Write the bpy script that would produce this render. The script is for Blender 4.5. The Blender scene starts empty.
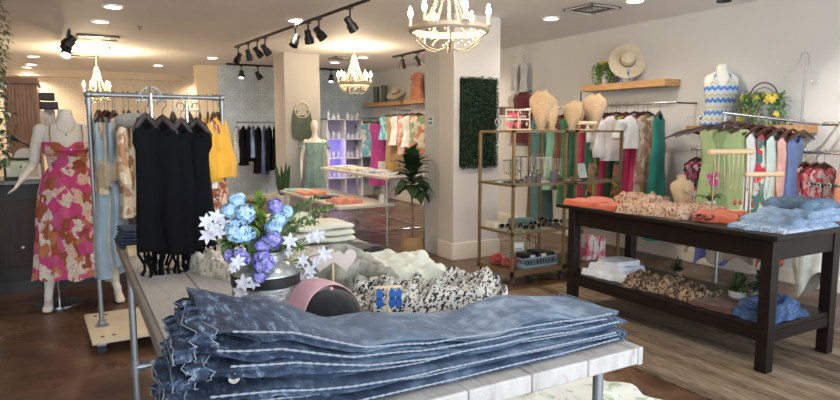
import bpy, math, random
from mathutils import Vector, Matrix, noise
C = bpy.context.scene
PI = math.pi
# ------------------------------------------------------------------ camera, world, lights, exposure
HC = 1.5
cam = bpy.data.cameras.new('camera'); cam.sensor_width = 36; cam.lens = 612*36/840; cam.clip_start = .05
co = bpy.data.objects.new('camera', cam); C.collection.objects.link(co)
co.location = (0, 0, HC); co.rotation_euler = (math.radians(90-6.5), 0, math.radians(-29.6)); C.camera = co
C.view_settings.view_transform = 'Standard'; C.view_settings.look = 'None'
C.view_settings.gamma = 1; C.view_settings.exposure = 0.3
C.view_settings.use_curve_mapping = False
w = bpy.data.worlds.new('world'); C.world = w; w.use_nodes = True
bg = w.node_tree.nodes['Background']; bg.inputs[0].default_value = (.80, .90, 1, 1); bg.inputs[1].default_value = 1.0

def area(name, loc, rot, sx, sy, power, color):
    l = bpy.data.lights.new(name, 'AREA'); l.shape = 'RECTANGLE'; l.size = sx; l.size_y = sy; l.energy = power; l.color = color
    o = bpy.data.objects.new(name, l); C.collection.objects.link(o); o.location = loc; o.rotation_euler = rot
    return o
# daylight entering through the shop front behind the camera
area('storefront_daylight', (2.0, -2.3, 1.3), (PI/2+.6, 0, 0), 7.5, 2.2, 300, (.84, .93, 1))

# ------------------------------------------------------------------ pixel -> world helpers (840 x 400)
FF = 612; TP = math.radians(6.5); YW = math.radians(29.6)
def ray(px, py):
    x = (px-420)/FF; u = (200-py)/FF
    f = math.cos(TP)+u*math.sin(TP); z = -math.sin(TP)+u*math.cos(TP)
    return (x*math.cos(YW)+f*math.sin(YW), -x*math.sin(YW)+f*math.cos(YW), z)
def P(px, py, z=0.):
    r = ray(px, py); t = (z-HC)/r[2]; return Vector((r[0]*t, r[1]*t, z))
def PX(px, py, X):
    r = ray(px, py); t = X/r[0]; return Vector((X, r[1]*t, HC+r[2]*t))
def PY(px, py, Y):
    r = ray(px, py); t = Y/r[1]; return Vector((r[0]*t, Y, HC+r[2]*t))

# ------------------------------------------------------------------ materials
class NT:
    def __init__(s, name, color=(.8,.8,.8), rough=.6, metal=0.):
        s.m = bpy.data.materials.new(name); s.m.use_nodes = True; s.t = s.m.node_tree; s.n = s.t.nodes
        s.b = s.n['Principled BSDF']; s.set('Base Color', (*color, 1)); s.set('Roughness', rough); s.set('Metallic', metal)
    def set(s, k, v): s.b.inputs[k].default_value = v
    def new(s, ty, **kw):
        x = s.n.new(ty)
        for k, v in kw.items():
            if k.startswith('i_'):
                x.inputs[int(k[2:]) if k[2:].isdigit() else k[2:].replace('_', ' ')].default_value = v
            else: setattr(x, k, v)
        return x
    def ln(s, a, b): s.t.links.new(a, b)
    def co(s, scale=(1,1,1), rot=(0,0,0), kind='Object'):
        c = s.new('ShaderNodeTexCoord'); mp = s.new('ShaderNodeMapping'); mp.inputs['Scale'].default_value = scale
        mp.inputs['Rotation'].default_value = rot
        s.ln(c.outputs[kind], mp.inputs[0]); return mp.outputs[0]
    def noise(s, vec, scale=5., detail=4., dist=0., rough=.5):
        x = s.new('ShaderNodeTexNoise'); x.inputs['Scale'].default_value = scale; x.inputs['Detail'].default_value = detail
        x.inputs['Distortion'].default_value = dist; x.inputs['Roughness'].default_value = rough
        s.ln(vec, x.inputs['Vector']); return x.outputs[0]
    def ramp(s, fac, stops, interp='LINEAR'):
        r = s.new('ShaderNodeValToRGB'); cr = r.color_ramp; cr.interpolation = interp
        while len(cr.elements) < len(stops): cr.elements.new(.5)
        for e, (p, c) in zip(cr.elements, stops): e.position = p; e.color = (*c, 1)
        s.ln(fac, r.inputs[0]); return r.outputs[0]
    def math(s, op, a, b=None, c=None):
        x = s.new('ShaderNodeMath', operation=op)
        for i, v in enumerate((a, b, c)):
            if v is None: continue
            if isinstance(v, (int, float)): x.inputs[i].default_value = v
            else: s.ln(v, x.inputs[i])
        return x.outputs[0]
    def mix(s, fac, a, b, mode='MIX'):
        x = s.new('ShaderNodeMix', data_type='RGBA', blend_type=mode)
        for sock, v in ((x.inputs[0], fac), (x.inputs[6], a), (x.inputs[7], b)):
            if isinstance(v, (int, float)): sock.default_value = v
            elif isinstance(v, tuple): sock.default_value = (*v, 1)
            else: s.ln(v, sock)
        return x.outputs[2]
    def bump(s, h, strength=.3, dist=.01):
        x = s.new('ShaderNodeBump'); x.inputs['Strength'].default_value = strength; x.inputs['Distance'].default_value = dist
        s.ln(h, x.inputs['Height']); s.ln(x.outputs[0], s.b.inputs['Normal'])
    def base(s, c): s.ln(c, s.b.inputs['Base Color'])
MC = {}
def cached(f):
    def g(*a, **k):
        key = (f.__name__, a, tuple(sorted(k.items())))
        if key not in MC: MC[key] = f(*a, **k)
        return MC[key]
    return g
def mul(c, k): return tuple(min(1, x*k) for x in c)
@cached
def plain(c, rough=.5, metal=0.): return NT('plain', c, rough, metal).m
@cached
def cloth(c, var=.18, scale=9.):
    t = NT('cloth', c, .9); v = t.co()
    f = t.noise(v, scale, 3.)
    t.base(t.ramp(f, [(.3, mul(c, 1-var)), (.7, mul(c, 1+var))]))
    wv = t.noise(t.co((1, 1, .35)), 42., 2.); t.bump(wv, .35, .01)
    t.set('Sheen Weight', .15); return t.m
@cached
def emis(c, k):
    t = NT('lamp_glow', (1, 1, 1)); t.set('Emission Color', (*c, 1)); t.set('Emission Strength', k); return t.m
@cached
def wood(c1, c2, sc=(1, 12, 12), rough=.5):
    t = NT('wood', c1, rough); v = t.co(sc); f = t.noise(v, 4., 5., 1.2)
    t.base(t.ramp(f, [(.3, c1), (.7, c2)])); t.bump(f, .15, .005); t.set('Specular IOR Level', .3); return t.m
@cached
def leopard(base, spot, spot2, sc=30., thr=.32):
    t = NT('spotted_print', base, .85); v = t.co()
    n = t.noise(v, sc*.8, 2.); wv = t.mix(.06, v, n, 'ADD')
    vo = t.new('ShaderNodeTexVoronoi'); vo.inputs['Scale'].default_value = sc; vo.inputs['Randomness'].default_value = .9
    t.ln(wv, vo.inputs['Vector']); f = vo.outputs['Distance']
    t.base(t.ramp(f, [(0, spot2), (thr*.55, spot2), (thr*.56, spot), (thr, spot), (thr+.03, base)], 'LINEAR'))
    return t.m
@cached
def print_(cols, sc=14., dist=1.0, detail=1.5):
    t = NT('printed_fabric', cols[0], .85); v = t.co((1, 1, .75))
    nz = t.new('ShaderNodeTexNoise'); nz.inputs['Scale'].default_value = sc*.9; nz.inputs['Detail'].default_value = 2.; t.ln(v, nz.inputs['Vector'])
    wv = t.mix(.09*dist*14/sc, v, nz.outputs[1], 'ADD')
    vo = t.new('ShaderNodeTexVoronoi'); vo.inputs['Scale'].default_value = sc; t.ln(wv, vo.inputs['Vector'])
    sp = t.new('ShaderNodeSeparateColor'); t.ln(vo.outputs['Color'], sp.inputs[0])
    n = len(cols); c = t.ramp(sp.outputs[0], [(i/n, q) for i, q in enumerate(cols)], 'CONSTANT')
    fine = t.math('GREATER_THAN', t.noise(v, sc*5, 2.), .60)
    t.base(t.mix(t.math('MULTIPLY', fine, .55), c, mul(cols[1], .9)))
    t.bump(t.noise(t.co((1, 1, .35)), 38., 2.), .3, .01)
    return t.m
@cached
def denim(c, fade, sc=1., waist_dark=0.):
    t = NT('denim', c, .88); v = t.co()
    f = t.noise(v, 7*sc, 6., .6, .65); g = t.noise(t.co((1, 1, 4)), 30*sc, 3.)
    f2 = t.math('ADD', t.math('MULTIPLY', f, .7), t.math('MULTIPLY', g, .3))
    col = t.ramp(f2, [(.36, mul(c, .62)), (.5, c), (.64, fade)])
    if waist_dark:      # darker blue toward the waist end, with dark and pale noise streaks
        sep = t.new('ShaderNodeSeparateXYZ'); t.ln(t.co(), sep.inputs[0])
        k = t.math('MULTIPLY', t.math('SUBTRACT', -.12, sep.outputs[0]), 2.4); k = t.math('MINIMUM', t.math('MAXIMUM', k, 0.), 1.)
        cr = t.noise(t.co((2.5, 1, 2.5)), 16., 5., .25, .75)
        dk = t.ramp(cr, [(.38, (.008, .014, .034)), (.5, (.022, .038, .08)), (.58, (.07, .10, .16)), (.66, (.25, .32, .42))])
        col = t.mix(k, col, dk)
    t.base(col)
    fine = t.noise(v, 420., 2.); t.bump(t.math('ADD', t.math('MULTIPLY', fine, .25), g), .5, .004)
    return t.m
@cached
def foliage(c1, c2):
    t = NT('leaf', c1, .55); f = t.noise(t.co(), 25., 2.); t.base(t.ramp(f, [(.35, c1), (.65, c2)])); return t.m
@cached
def glassm():
    t = NT('clear_glass', (.9, .97, .95), .05); t.set('Transmission Weight', .9); t.set('IOR', 1.1); return t.m

CHROME = plain((.62, .63, .65), .18, 1.); GALV = plain((.33, .35, .38), .42, .8); BLACK = plain((.012, .012, .014), .45)
GOLD = plain((.30, .21, .12), .38, .75); WHITE = plain((.82, .82, .80), .5); IVORY = plain((.78, .74, .67), .42)
DWOOD = wood((.005, .0028, .0022), (.012, .0065, .005), rough=.5); HWOOD = plain((.055, .016, .012), .35)
OAK = wood((.42, .22, .085), (.56, .33, .15), (1.5, 1.5, 9)); PALEWOOD = wood((.62, .46, .28), (.76, .60, .40), (10, 10, 1.5))
BURLAP = cloth((.44, .31, .185), .15, 60.)

# ------------------------------------------------------------------ mesh builder
class MB:
    def __init__(s): s.v = []; s.f = []; s.mi = []; s.m = 0
    def add(s, vs, fs):
        o = len(s.v); s.v += [tuple(x) for x in vs]; s.f += [tuple(i+o for i in f) for f in fs]; s.mi += [s.m]*len(fs); return s
    def box(s, a, b, rot=None, at=None):
        vs = [Vector((x, y, z)) for x in (a[0], b[0]) for y in (a[1], b[1]) for z in (a[2], b[2])]
        if rot is not None: R = Matrix.Rotation(rot, 3, 'Z'); vs = [R @ v for v in vs]
        if at is not None: vs = [v+Vector(at) for v in vs]
        return s.add(vs, [(0,1,3,2),(4,6,7,5),(0,4,5,1),(2,3,7,6),(0,2,6,4),(1,5,7,3)])
    def rings(s, rs, cap=(True, True), closed=False):
        n = len(rs[0]); vs = [p for r in rs for p in r]; fs = []
        m = len(rs)
        for i in range(m if closed else m-1):
            j = (i+1) % m
            for k in range(n):
                l = (k+1) % n; fs.append((i*n+k, i*n+l, j*n+l, j*n+k))
        if not closed:
            if cap[0]: fs.append(tuple(range(n))[::-1])
            if cap[1]: fs.append(tuple((m-1)*n+k for k in range(n)))
        return s.add(vs, fs)
    def tube(s, pts, r, n=8, closed=False, flat=1., up=None, cap=True):
        pts = [Vector(p) for p in pts]; m = len(pts)
        rr = r if isinstance(r, (list, tuple)) else [r]*m
        rs = []; pn = None
        for i, p in enumerate(pts):
            a = pts[(i-1) % m] if closed or i > 0 else p; b = pts[(i+1) % m] if closed or i < m-1 else p
            d = (b-a); d = d.normalized() if d.length > 1e-9 else Vector((0, 0, 1))
            if pn is None:
                u = Vector(up) if up else (Vector((0, 0, 1)) if abs(d.z) < .9 else Vector((1, 0, 0)))
            else: u = pn
            x = (u - d*u.dot(d)); x = x.normalized() if x.length > 1e-6 else d.orthogonal().normalized(); pn = x; y = d.cross(x)
            q = rr[i]; qa, qb = q if isinstance(q, tuple) else (q, q*flat)
            rs.append([p + x*qa*math.cos(2*PI*k/n) + y*qb*math.sin(2*PI*k/n) for k in range(n)])
        return s.rings(rs, (cap, cap), closed)
    def lathe(s, prof, at=(0,0,0), n=24, sx=1., sy=1., tilt=None):
        at = Vector(at); rs = []
        for r, z in prof:
            ring = [Vector((r*sx*math.cos(2*PI*k/n), r*sy*math.sin(2*PI*k/n), z)) for k in range(n)]
            if tilt: ring = [tilt @ v for v in ring]
            rs.append([v+at for v in ring])
        return s.rings(rs, (prof[0][0] < .012, prof[-1][0] < .012))
    def ball(s, at, r, n=10, sc=(1,1,1)):
        return s.lathe([(max(1e-4, r*math.sin(PI*i/n))*1, -r*math.cos(PI*i/n)*sc[2]) for i in range(n+1)], at, n+2, sc[0], sc[1])
    def leaf(s, p, d, L, W, bend=.3, up=(0, 0, 1)):
        p = Vector(p); d = Vector(d).normalized(); u = Vector(up); sd = d.cross(u)
        sd = sd.normalized() if sd.length > 1e-3 else Vector((1, 0, 0)); nn = sd.cross(d)
        q = []
        for t, ww, h in ((0, .12, 0), (.35, 1, .06), (.7, .8, -.1*bend), (1, .05, -bend)):
            c = p + d*L*t + nn*L*h
            q += [c - sd*W*ww*.5 + nn*W*.12*ww, c - nn*0, c + sd*W*ww*.5 + nn*W*.12*ww]
        return s.add(q, [(3*i+a, 3*i+a+1, 3*i+a+4, 3*i+a+3) for i in range(3) for a in (0, 1)])
    def build(s, name, mat, parent=None, loc=(0,0,0), rot=(0,0,0), smooth=True, mods=()):
        me = bpy.data.meshes.new(name); me.from_pydata(s.v, [], s.f); me.update()
        for m in (mat if isinstance(mat, list) else [mat]): me.materials.append(m)
        if isinstance(mat, list): me.polygons.foreach_set('material_index', s.mi)
        if smooth:
            me.polygons.foreach_set('use_smooth', [True]*len(me.polygons))
            try: me.set_sharp_from_angle(angle=math.radians(38))
            except Exception: pass
        o = bpy.data.objects.new(name, me); C.collection.objects.link(o); o.parent = parent
        o.location = loc; o.rotation_euler = rot
        for ty, kw in mods:
            md = o.modifiers.new(ty.lower(), ty)
            for k, v in kw.items(): setattr(md, k, v)
        return o
def bevel(w, seg=2): return ('BEVEL', dict(width=w, segments=seg, limit_method='ANGLE'))
def sub(l=1): return ('SUBSURF', dict(levels=l, render_levels=l))
def tag(o, label, cat, group=None):
    o['label'] = label; o['category'] = cat
    if group: o['group'] = group
    return o
def thing(name, label, cat, loc=(0,0,0), rz=0., group=None):
    o = bpy.data.objects.new(name, None); C.collection.objects.link(o); o.empty_display_size = .1
    o.location = loc; o.rotation_euler = (0, 0, rz); return tag(o, label, cat, group)
def struct(o): o['kind'] = 'structure'; return o
def box(name, a, b, mat, parent=None, bw=0., smooth=False):
    a = Vector(a); b = Vector(b); c = (a+b)/2
    return MB().box(a-c, b-c).build(name, mat, parent, c, smooth=smooth or bw > 0, mods=[bevel(bw)] if bw else ())
def copy_tree(o, parent=None):
    c = o.copy(); C.collection.objects.link(c); c.parent = parent
    for ch in list(o.children): copy_tree(ch, c)
    return c
def lerp(a, b, t): return a+(b-a)*t
def interp(tab, t):
    for (a, x), (b, y) in zip(tab, tab[1:]):
        if t <= b:
            k = 0 if b == a else (t-a)/(b-a); return x+(y-x)*k
    return tab[-1][1]
def arc(c, r, a0, a1, n, ax='xz'):
    out = []
    for i in range(n+1):
        a = lerp(a0, a1, i/n); p = [c[0], c[1], c[2]]
        i0 = 'xyz'.index(ax[0]); i1 = 'xyz'.index(ax[1]); p[i0] += r*math.cos(a); p[i1] += r*math.sin(a); out.append(tuple(p))
    return out

# ------------------------------------------------------------------ the room
XR, ZC = 6.12, 2.8
def m_floor():
    t = NT('stained_concrete', (.1, .05, .03), .3); v = t.co()
    f = t.noise(v, .9, 8., 1.5, .6); g = t.noise(t.co((.3, 3, 1)), 3., 4.)
    h = t.math('ADD', t.math('MULTIPLY', f, .75), t.math('MULTIPLY', g, .25))
    t.base(t.ramp(h, [(.36, (.040, .020, .012)), (.48, (.095, .048, .026)), (.58, (.15, .082, .046)), (.7, (.24, .15, .09))]))
    t.ln(t.ramp(t.noise(v, 3., 5.), [(.3, (.22,)*3), (.7, (.42,)*3)]), t.b.inputs['Roughness'])
    t.bump(t.noise(v, 12., 3.), .06, .01); return t.m
def m_wall(c, var=.03):
    t = NT('painted_wall', c, .75); f = t.noise(t.co(), 1.4, 4.)
    t.base(t.ramp(f, [(.3, mul(c, 1-var)), (.7, mul(c, 1+var))])); t.bump(t.noise(t.co(), 60., 3.), .08, .004); return t.m
def m_tile(c, c2, size, ax):
    # pressed tin squares: a grid line, rings and a four-leaf figure raised in each square
    t = NT('pressed_tile', c, .45); sep = t.new('ShaderNodeSeparateXYZ'); t.ln(t.co((1/size,)*3), sep.inputs[0])
    U = t.math('SUBTRACT', t.math('FRACT', sep.outputs[ax]), .5); V = t.math('SUBTRACT', t.math('FRACT', sep.outputs[2]), .5)
    r = t.math('SQRT', t.math('ADD', t.math('MULTIPLY', U, U), t.math('MULTIPLY', V, V)))
    a = t.math('ARCTAN2', U, V)
    pet = t.math('MULTIPLY', t.math('ABSOLUTE', t.math('COSINE', t.math('MULTIPLY', a, 2.))), .34)
    k1 = t.math('LESS_THAN', t.math('ABSOLUTE', t.math('SUBTRACT', r, pet)), .03)
    k2 = t.math('LESS_THAN', t.math('ABSOLUTE', t.math('SUBTRACT', r, .44)), .022)
    e = t.math('GREATER_THAN', t.math('MAXIMUM', t.math('ABSOLUTE', U), t.math('ABSOLUTE', V)), .475)
    h = t.math('MAXIMUM', t.math('MAXIMUM', k1, k2), e)
    t.base(t.mix(t.math('MULTIPLY', h, .75), c, c2)); t.bump(h, .5, .01); return t.m
struct(box('floor', (-3.2, -2.6, -.1), (6.4, 16, 0), m_floor()))
struct(box('ceiling', (-3.2, -2.6, ZC), (6.4, 16, ZC+.1), m_wall((.80, .785, .765))))
WALLM = m_wall((.61, .615, .615))
struct(box('wall_right', (XR, -2.6, 0), (XR+.15, 13.2, ZC), WALLM))
struct(box('wall_left', (-3.3, -2.6, 0), (-3.15, 16, ZC), m_wall((.62, .58, .52))))
struct(box('wall_back', (2.66, 13, 0), (XR, 13.3, ZC), m_tile((.42, .52, .60), (.60, .69, .76), .42, 0)))
struct(box('wall_partition', (2.25, 12.99, 0), (2.66, 13.31, ZC), m_wall((.72, .60, .42))))
struct(box('wall_backroom', (-3.2, 15.6, 0), (6.2, 15.75, ZC), m_tile((.70, .58, .42), (.78, .68, .53), .5, 0)))
struct(box('trim_1', (-3.15, 15.42, ZC-.16), (2.3, 15.6, ZC), m_wall((.72, .60, .44))))
BASE = plain((.74, .68, .60), .45)
struct(box('baseboard_right', (XR-.03, -2.6, 0), (XR, 13, .14), BASE, bw=.006))
struct(box('baseboard_back', (2.66, 12.97, 0), (XR-.03, 13, .14), BASE, bw=.006))
# pillars
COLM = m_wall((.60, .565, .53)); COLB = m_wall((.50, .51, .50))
struct(box('wall_pillar_front', (3.78, 5.88, 0), (4.42, 6.2, ZC), COLM, bw=.006))
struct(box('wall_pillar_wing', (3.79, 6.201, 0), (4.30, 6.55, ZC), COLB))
for i, (a, b) in enumerate((((3.76, 5.86, 0), (4.44, 5.879, .2)), ((3.76, 5.8795, 0), (3.779, 6.2, .2)))):
    struct(box('baseboard_pillar', a, b, BASE, bw=.006))
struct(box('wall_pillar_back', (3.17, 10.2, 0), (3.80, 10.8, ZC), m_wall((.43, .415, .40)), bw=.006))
# white pillar at the left with the garland
struct(box('trim_2', (-.67, 5.95, 0), (-.635, 6.3, ZC), plain((.55, .56, .54), .6)))

# ------------------------------------------------------------------ ceiling fittings
def spot(parent, loc, rot, power, color, size, blend=.6, rad=.05):
    l = bpy.data.lights.new('lamp_light', 'SPOT'); l.energy = power; l.color = color; l.spot_size = size; l.spot_blend = blend; l.shadow_soft_size = rad
    o = bpy.data.objects.new('lamp_light', l); C.collection.objects.link(o); o.parent = parent; o.location = loc; o.rotation_euler = rot
    return o
WARM = (1, .85, .66); NEUT = (1, .92, .82)
dl = [(113,6,'recessed ceiling light nearest the front above the dress mannequin'), (101,21,'recessed ceiling light just in front of the left ceiling vent'),
      (33,56,'nearest of three small recessed ceiling lights over the cash desk cabinet'), (31,64,'middle of three small recessed ceiling lights over the cash desk cabinet'),
      (29,70,'farthest of three small recessed ceiling lights over the cash desk cabinet'), (158,65,'recessed ceiling light over the long pipe clothes rack'),
      (197,78,'recessed ceiling light at the edge of the cream partition'), (551,18,'recessed ceiling light left of the right hand ceiling vent'),
      (635,0,'recessed ceiling light cut by the top of the photo right of the vent'), (335,62,'left recessed ceiling light behind the middle chandelier'),
      (363,57,'right recessed ceiling light behind the middle chandelier')]
for i, (px, py, lb) in enumerate(dl):
    p = P(px, py, ZC); p.y = min(p.y, 15.2)
    if 3.1 < p.x < 3.9: p.x = 4.1
    t = thing('recessed_light', lb, 'ceiling light', (p.x, p.y, ZC-.001))
    MB().lathe([(.105, -.001), (.105, -.012), (.085, -.016), (.08, -.002)], n=28).build('trim_ring', WHITE, t)
    MB().lathe([(.0801, -.003), (.0801, -.008), (.001, -.008)], n=24).build('lens', emis((1, .93, .82), 14.), t)
    spot(t, (0, 0, -.03), (0, 0, 0), 36 if p.y < 9 else 75, NEUT if p.x > 3 else WARM, 2.5)
# extra rows of the same lights over the front of the shop, out of the frame overhead
for x, y in ((1.6, 1.2), (3.6, 1.6), (5.2, .8), (.2, 3.2), (2.6, 3.6), (-1.6, 6.2), (2.4, 7.2), (5.2, 8.4), (2.3, 11.6)):
    t = thing('recessed_light', 'recessed ceiling light in a row overhead', 'ceiling light', (x, y, ZC-.001), 0, 'overhead recessed lights')
    MB().lathe([(.105, -.001), (.105, -.012), (.085, -.016), (.08, -.002)], n=20).build('trim_ring', WHITE, t)
    MB().lathe([(.0801, -.003), (.0801, -.008), (.001, -.008)], n=20).build('lens', emis((1, .93, .82), 14.), t)
    spot(t, (0, 0, -.03), (0, 0, 0), 12 if y < 5 else 50, NEUT if y < 5 else WARM, 2.6)
def vent(px, py, sx, sy, rz, lb):
    p = P(px, py, ZC); t = thing('ceiling_vent', lb, 'ceiling vent', (p.x, p.y, ZC), rz)
    MB().box((-sx, -sy, -.012), (sx, sy, -.001)).build('backing', plain((.05, .05, .05), .6), t, smooth=False)
    m = MB()
    for a, b in (((-sx, -sy, -.022), (sx, -sy+.02, -.012)), ((-sx, sy-.02, -.022), (sx, sy, -.012)), ((-sx, -sy, -.022), (-sx+.02, sy, -.012)), ((sx-.02, -sy, -.022), (sx, sy, -.012))): m.box(a, b)
    m.build('frame', plain((.45, .43, .40), .5), t, smooth=False)
    m = MB()
    for k in range(1, 5):
        q = k/5.5; z = -.022+.003*k
        for a, b in (((-sx*q, -sy*q, z), (sx*q, -sy*q+.012, z+.006)), ((-sx*q, sy*q-.012, z), (sx*q, sy*q, z+.006)), ((-sx*q, -sy*q, z), (-sx*q+.012, sy*q, z+.006)), ((sx*q-.012, -sy*q, z), (sx*q, sy*q, z+.006))): m.box(a, b)
    m.build('louvres', plain((.5, .48, .45), .5), t, smooth=False)
vent(592, 8, .21, .21, 0, 'square ceiling vent with nested louvres near the right wall')
vent(98, 37, .26, .2, 0, 'dark ceiling vent behind the left track spotlights, the nearer of two')
vent(83, 55, .24, .2, 0, 'smaller dark ceiling vent farther back above the left chandelier')
vent(345, 58, .25, .2, 0, 'dark ceiling vent behind the middle chandelier')
for px, py, lb in ((140, 26, 'small ceiling sprinkler right of the left ceiling vent'), (109, 47, 'small ceiling sprinkler below the left ceiling vent')):
    p = P(px, py, ZC); o = MB().lathe([(.03, 0), (.03, -.008), (.012, -.01), (.012, -.04), (.025, -.045), (.001, -.047)], n=12).build('sprinkler', plain((.4, .38, .35), .4), loc=p)
    tag(o, lb, 'sprinkler')
def spot_head(pos, aim, lb, grp=None, lit=False, power=0, scale=1., drop=.12):
    t = thing('track_spotlight', lb, 'track light', pos, 0, grp)
    MB().tube([(0, 0, 0), (0, 0, -drop)], .009*scale, 8).box((-.02, -.05, -.012), (.02, .05, .0)).build('stem', BLACK, t)
    a = Vector(aim).normalized(); q = Vector((0, 0, -1)).rotation_difference(a); R = q.to_matrix()
    at = Vector((0, 0, -drop)); s_ = scale
    MB().lathe([(.02, .07), (.034, .065), (.036, .0), (.047, -.015), (.05, -.085), (.046, -.087), (.042, -.05), (.001, -.045)], at, 18, s_, s_, R).build('shade', BLACK, t)
    if lit:
        MB().lathe([(.04*s_, -.052), (.04*s_, -.06), (.001, -.061)], at, 14, 1, 1, R).build('bulb', emis((1, .97, .92), 30.), t)
    if power:
        o = spot(t, at + a*.1, (0, 0, 0), power, (1, .95, .88), 1.3, .7, .04); o.rotation_mode = 'QUATERNION'; o.rotation_quaternion = Vector((0, 0, -1)).rotation_difference(a)
def track(a, b, lb):
    a = Vector(a); b = Vector(b); m = MB().tube([a-(a+b)/2, b-(a+b)/2], .018, 4, up=(0, 0, 1))
    o = m.build('light_track', BLACK, loc=(a+b)/2, smooth=False); tag(o, lb, 'track'); return a, b
zt = ZC-.06
A, B = P(235, 47, zt), P(370, -1, zt); track(A, B, 'long black lighting track running from above the back wall to the top edge')
heads1 = [('track spotlight at the far end of the long ceiling track', 238), ('second track spotlight from the far end of the long track', 248), ('third track spotlight from the far end of the long track', 257),
          ('fourth track spotlight from the far end of the long track', 265), ('leftmost of the three close spotlights midway on the long track', 295), ('middle of the three close spotlights midway on the long track', 308),
          ('rightmost of the three close spotlights midway on the long track', 319), ('nearest spotlight on the long track, apart from the rest', 350)]
for i, (lb, px) in enumerate(heads1):
    # find point of the track whose pixel column is px
    k = 0.; best = 9e9
    for s_ in range(201):
        q = A.lerp(B, s_/200); f = q.x*math.sin(YW)+q.y*math.cos(YW); r = q.x*math.cos(YW)-q.y*math.sin(YW); X = 420+FF*r/(f*math.cos(TP)-(q.z-HC)*math.sin(TP))
        if abs(X-px) < best: best = abs(X-px); k = s_/200
    q = A.lerp(B, k); spot_head(q-Vector((0,0,.018)), [(-.5,-.2,-1), (.3,.3,-1), (.7,-.3,-1), (.8,.2,-1)][i % 4], lb, scale=1.0+.1*(i > 3), drop=.15, power=30 if i in (1, 5) else 0)
A, B = Vector((2.62, 12.0, zt)), Vector((5.0, 12.0, zt)); track(A, B, 'black lighting track parallel to the blue tiled back wall')
for x, lb, lit, pw in ((2.9, 'glowing track spotlight above the blue tiled wall left of the back pillar', True, 40), (3.22, 'unlit track spotlight just left of the back pillar', False, 0), (4.72, 'glowing track spotlight beside the middle chandelier', True, 40)):
    spot_head((x, 12.0, zt-.018), (-.15, -.3 if lit else .6, -1) if lit else (.7, .2, -1), lb, lit=lit, power=pw, scale=1.25, drop=.16)
A, B = P(393, 57, zt), P(434, 48, zt); track(A, B, 'short black lighting track beside the front pillar')
for k, lb in ((.25, 'left spotlight on the short track by the front pillar'), (.62, 'middle spotlight on the short track by the front pillar'), (.9, 'right spotlight on the short track by the front pillar')):
    spot_head(A.lerp(B, k)-Vector((0,0,.018)), (.1, .1, -1) if k < .5 else (.6, -.2, -1), lb, scale=1.1, power=22 if k < .5 else 0)
A, B = Vector((.06, 8.9, zt)), Vector((-.0, 10.6, zt)); track(A, B, 'short black lighting track above the mannequin seen end on')
for k, lb, lit in ((.0, 'nearest spotlight on the end-on left track', False), (.25, 'middle spotlight on the end-on left track', False), (.7, 'glowing spotlight at the far end of the left track', True)):
    spot_head(A.lerp(B, k)-Vector((0,0,.018)), (-.8, -.2, -1) if not lit else (-.2, -.7, -.9), lb, lit=lit, scale=1.4, power=30 if lit else 0)
A, B = Vector((4.45, 3.3, zt)), Vector((4.45, .4, zt))
track(A, B, 'black lighting track over the right wall, out of the top of the frame')
for px, lb in ((724, 'black track spotlight hanging above the striped top bust'), (785, 'black track spotlight at the top right edge of the photo')):
    q = P(px, 2 if px == 724 else -6, zt-.06); spot_head((4.45, q.y*4.45/q.x, zt-.018), (.02, .0, -1) if px == 724 else (.5, -.2, -1), lb, scale=1.1, drop=.15)
for y in (2.4, 1.6, .9):
    spot_head((4.45, y, zt-.018), (1.1, .1, -1), 'track spotlight aimed at the right wall from overhead', 'overhead right wall spotlights', power=95, scale=1.1)

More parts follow.
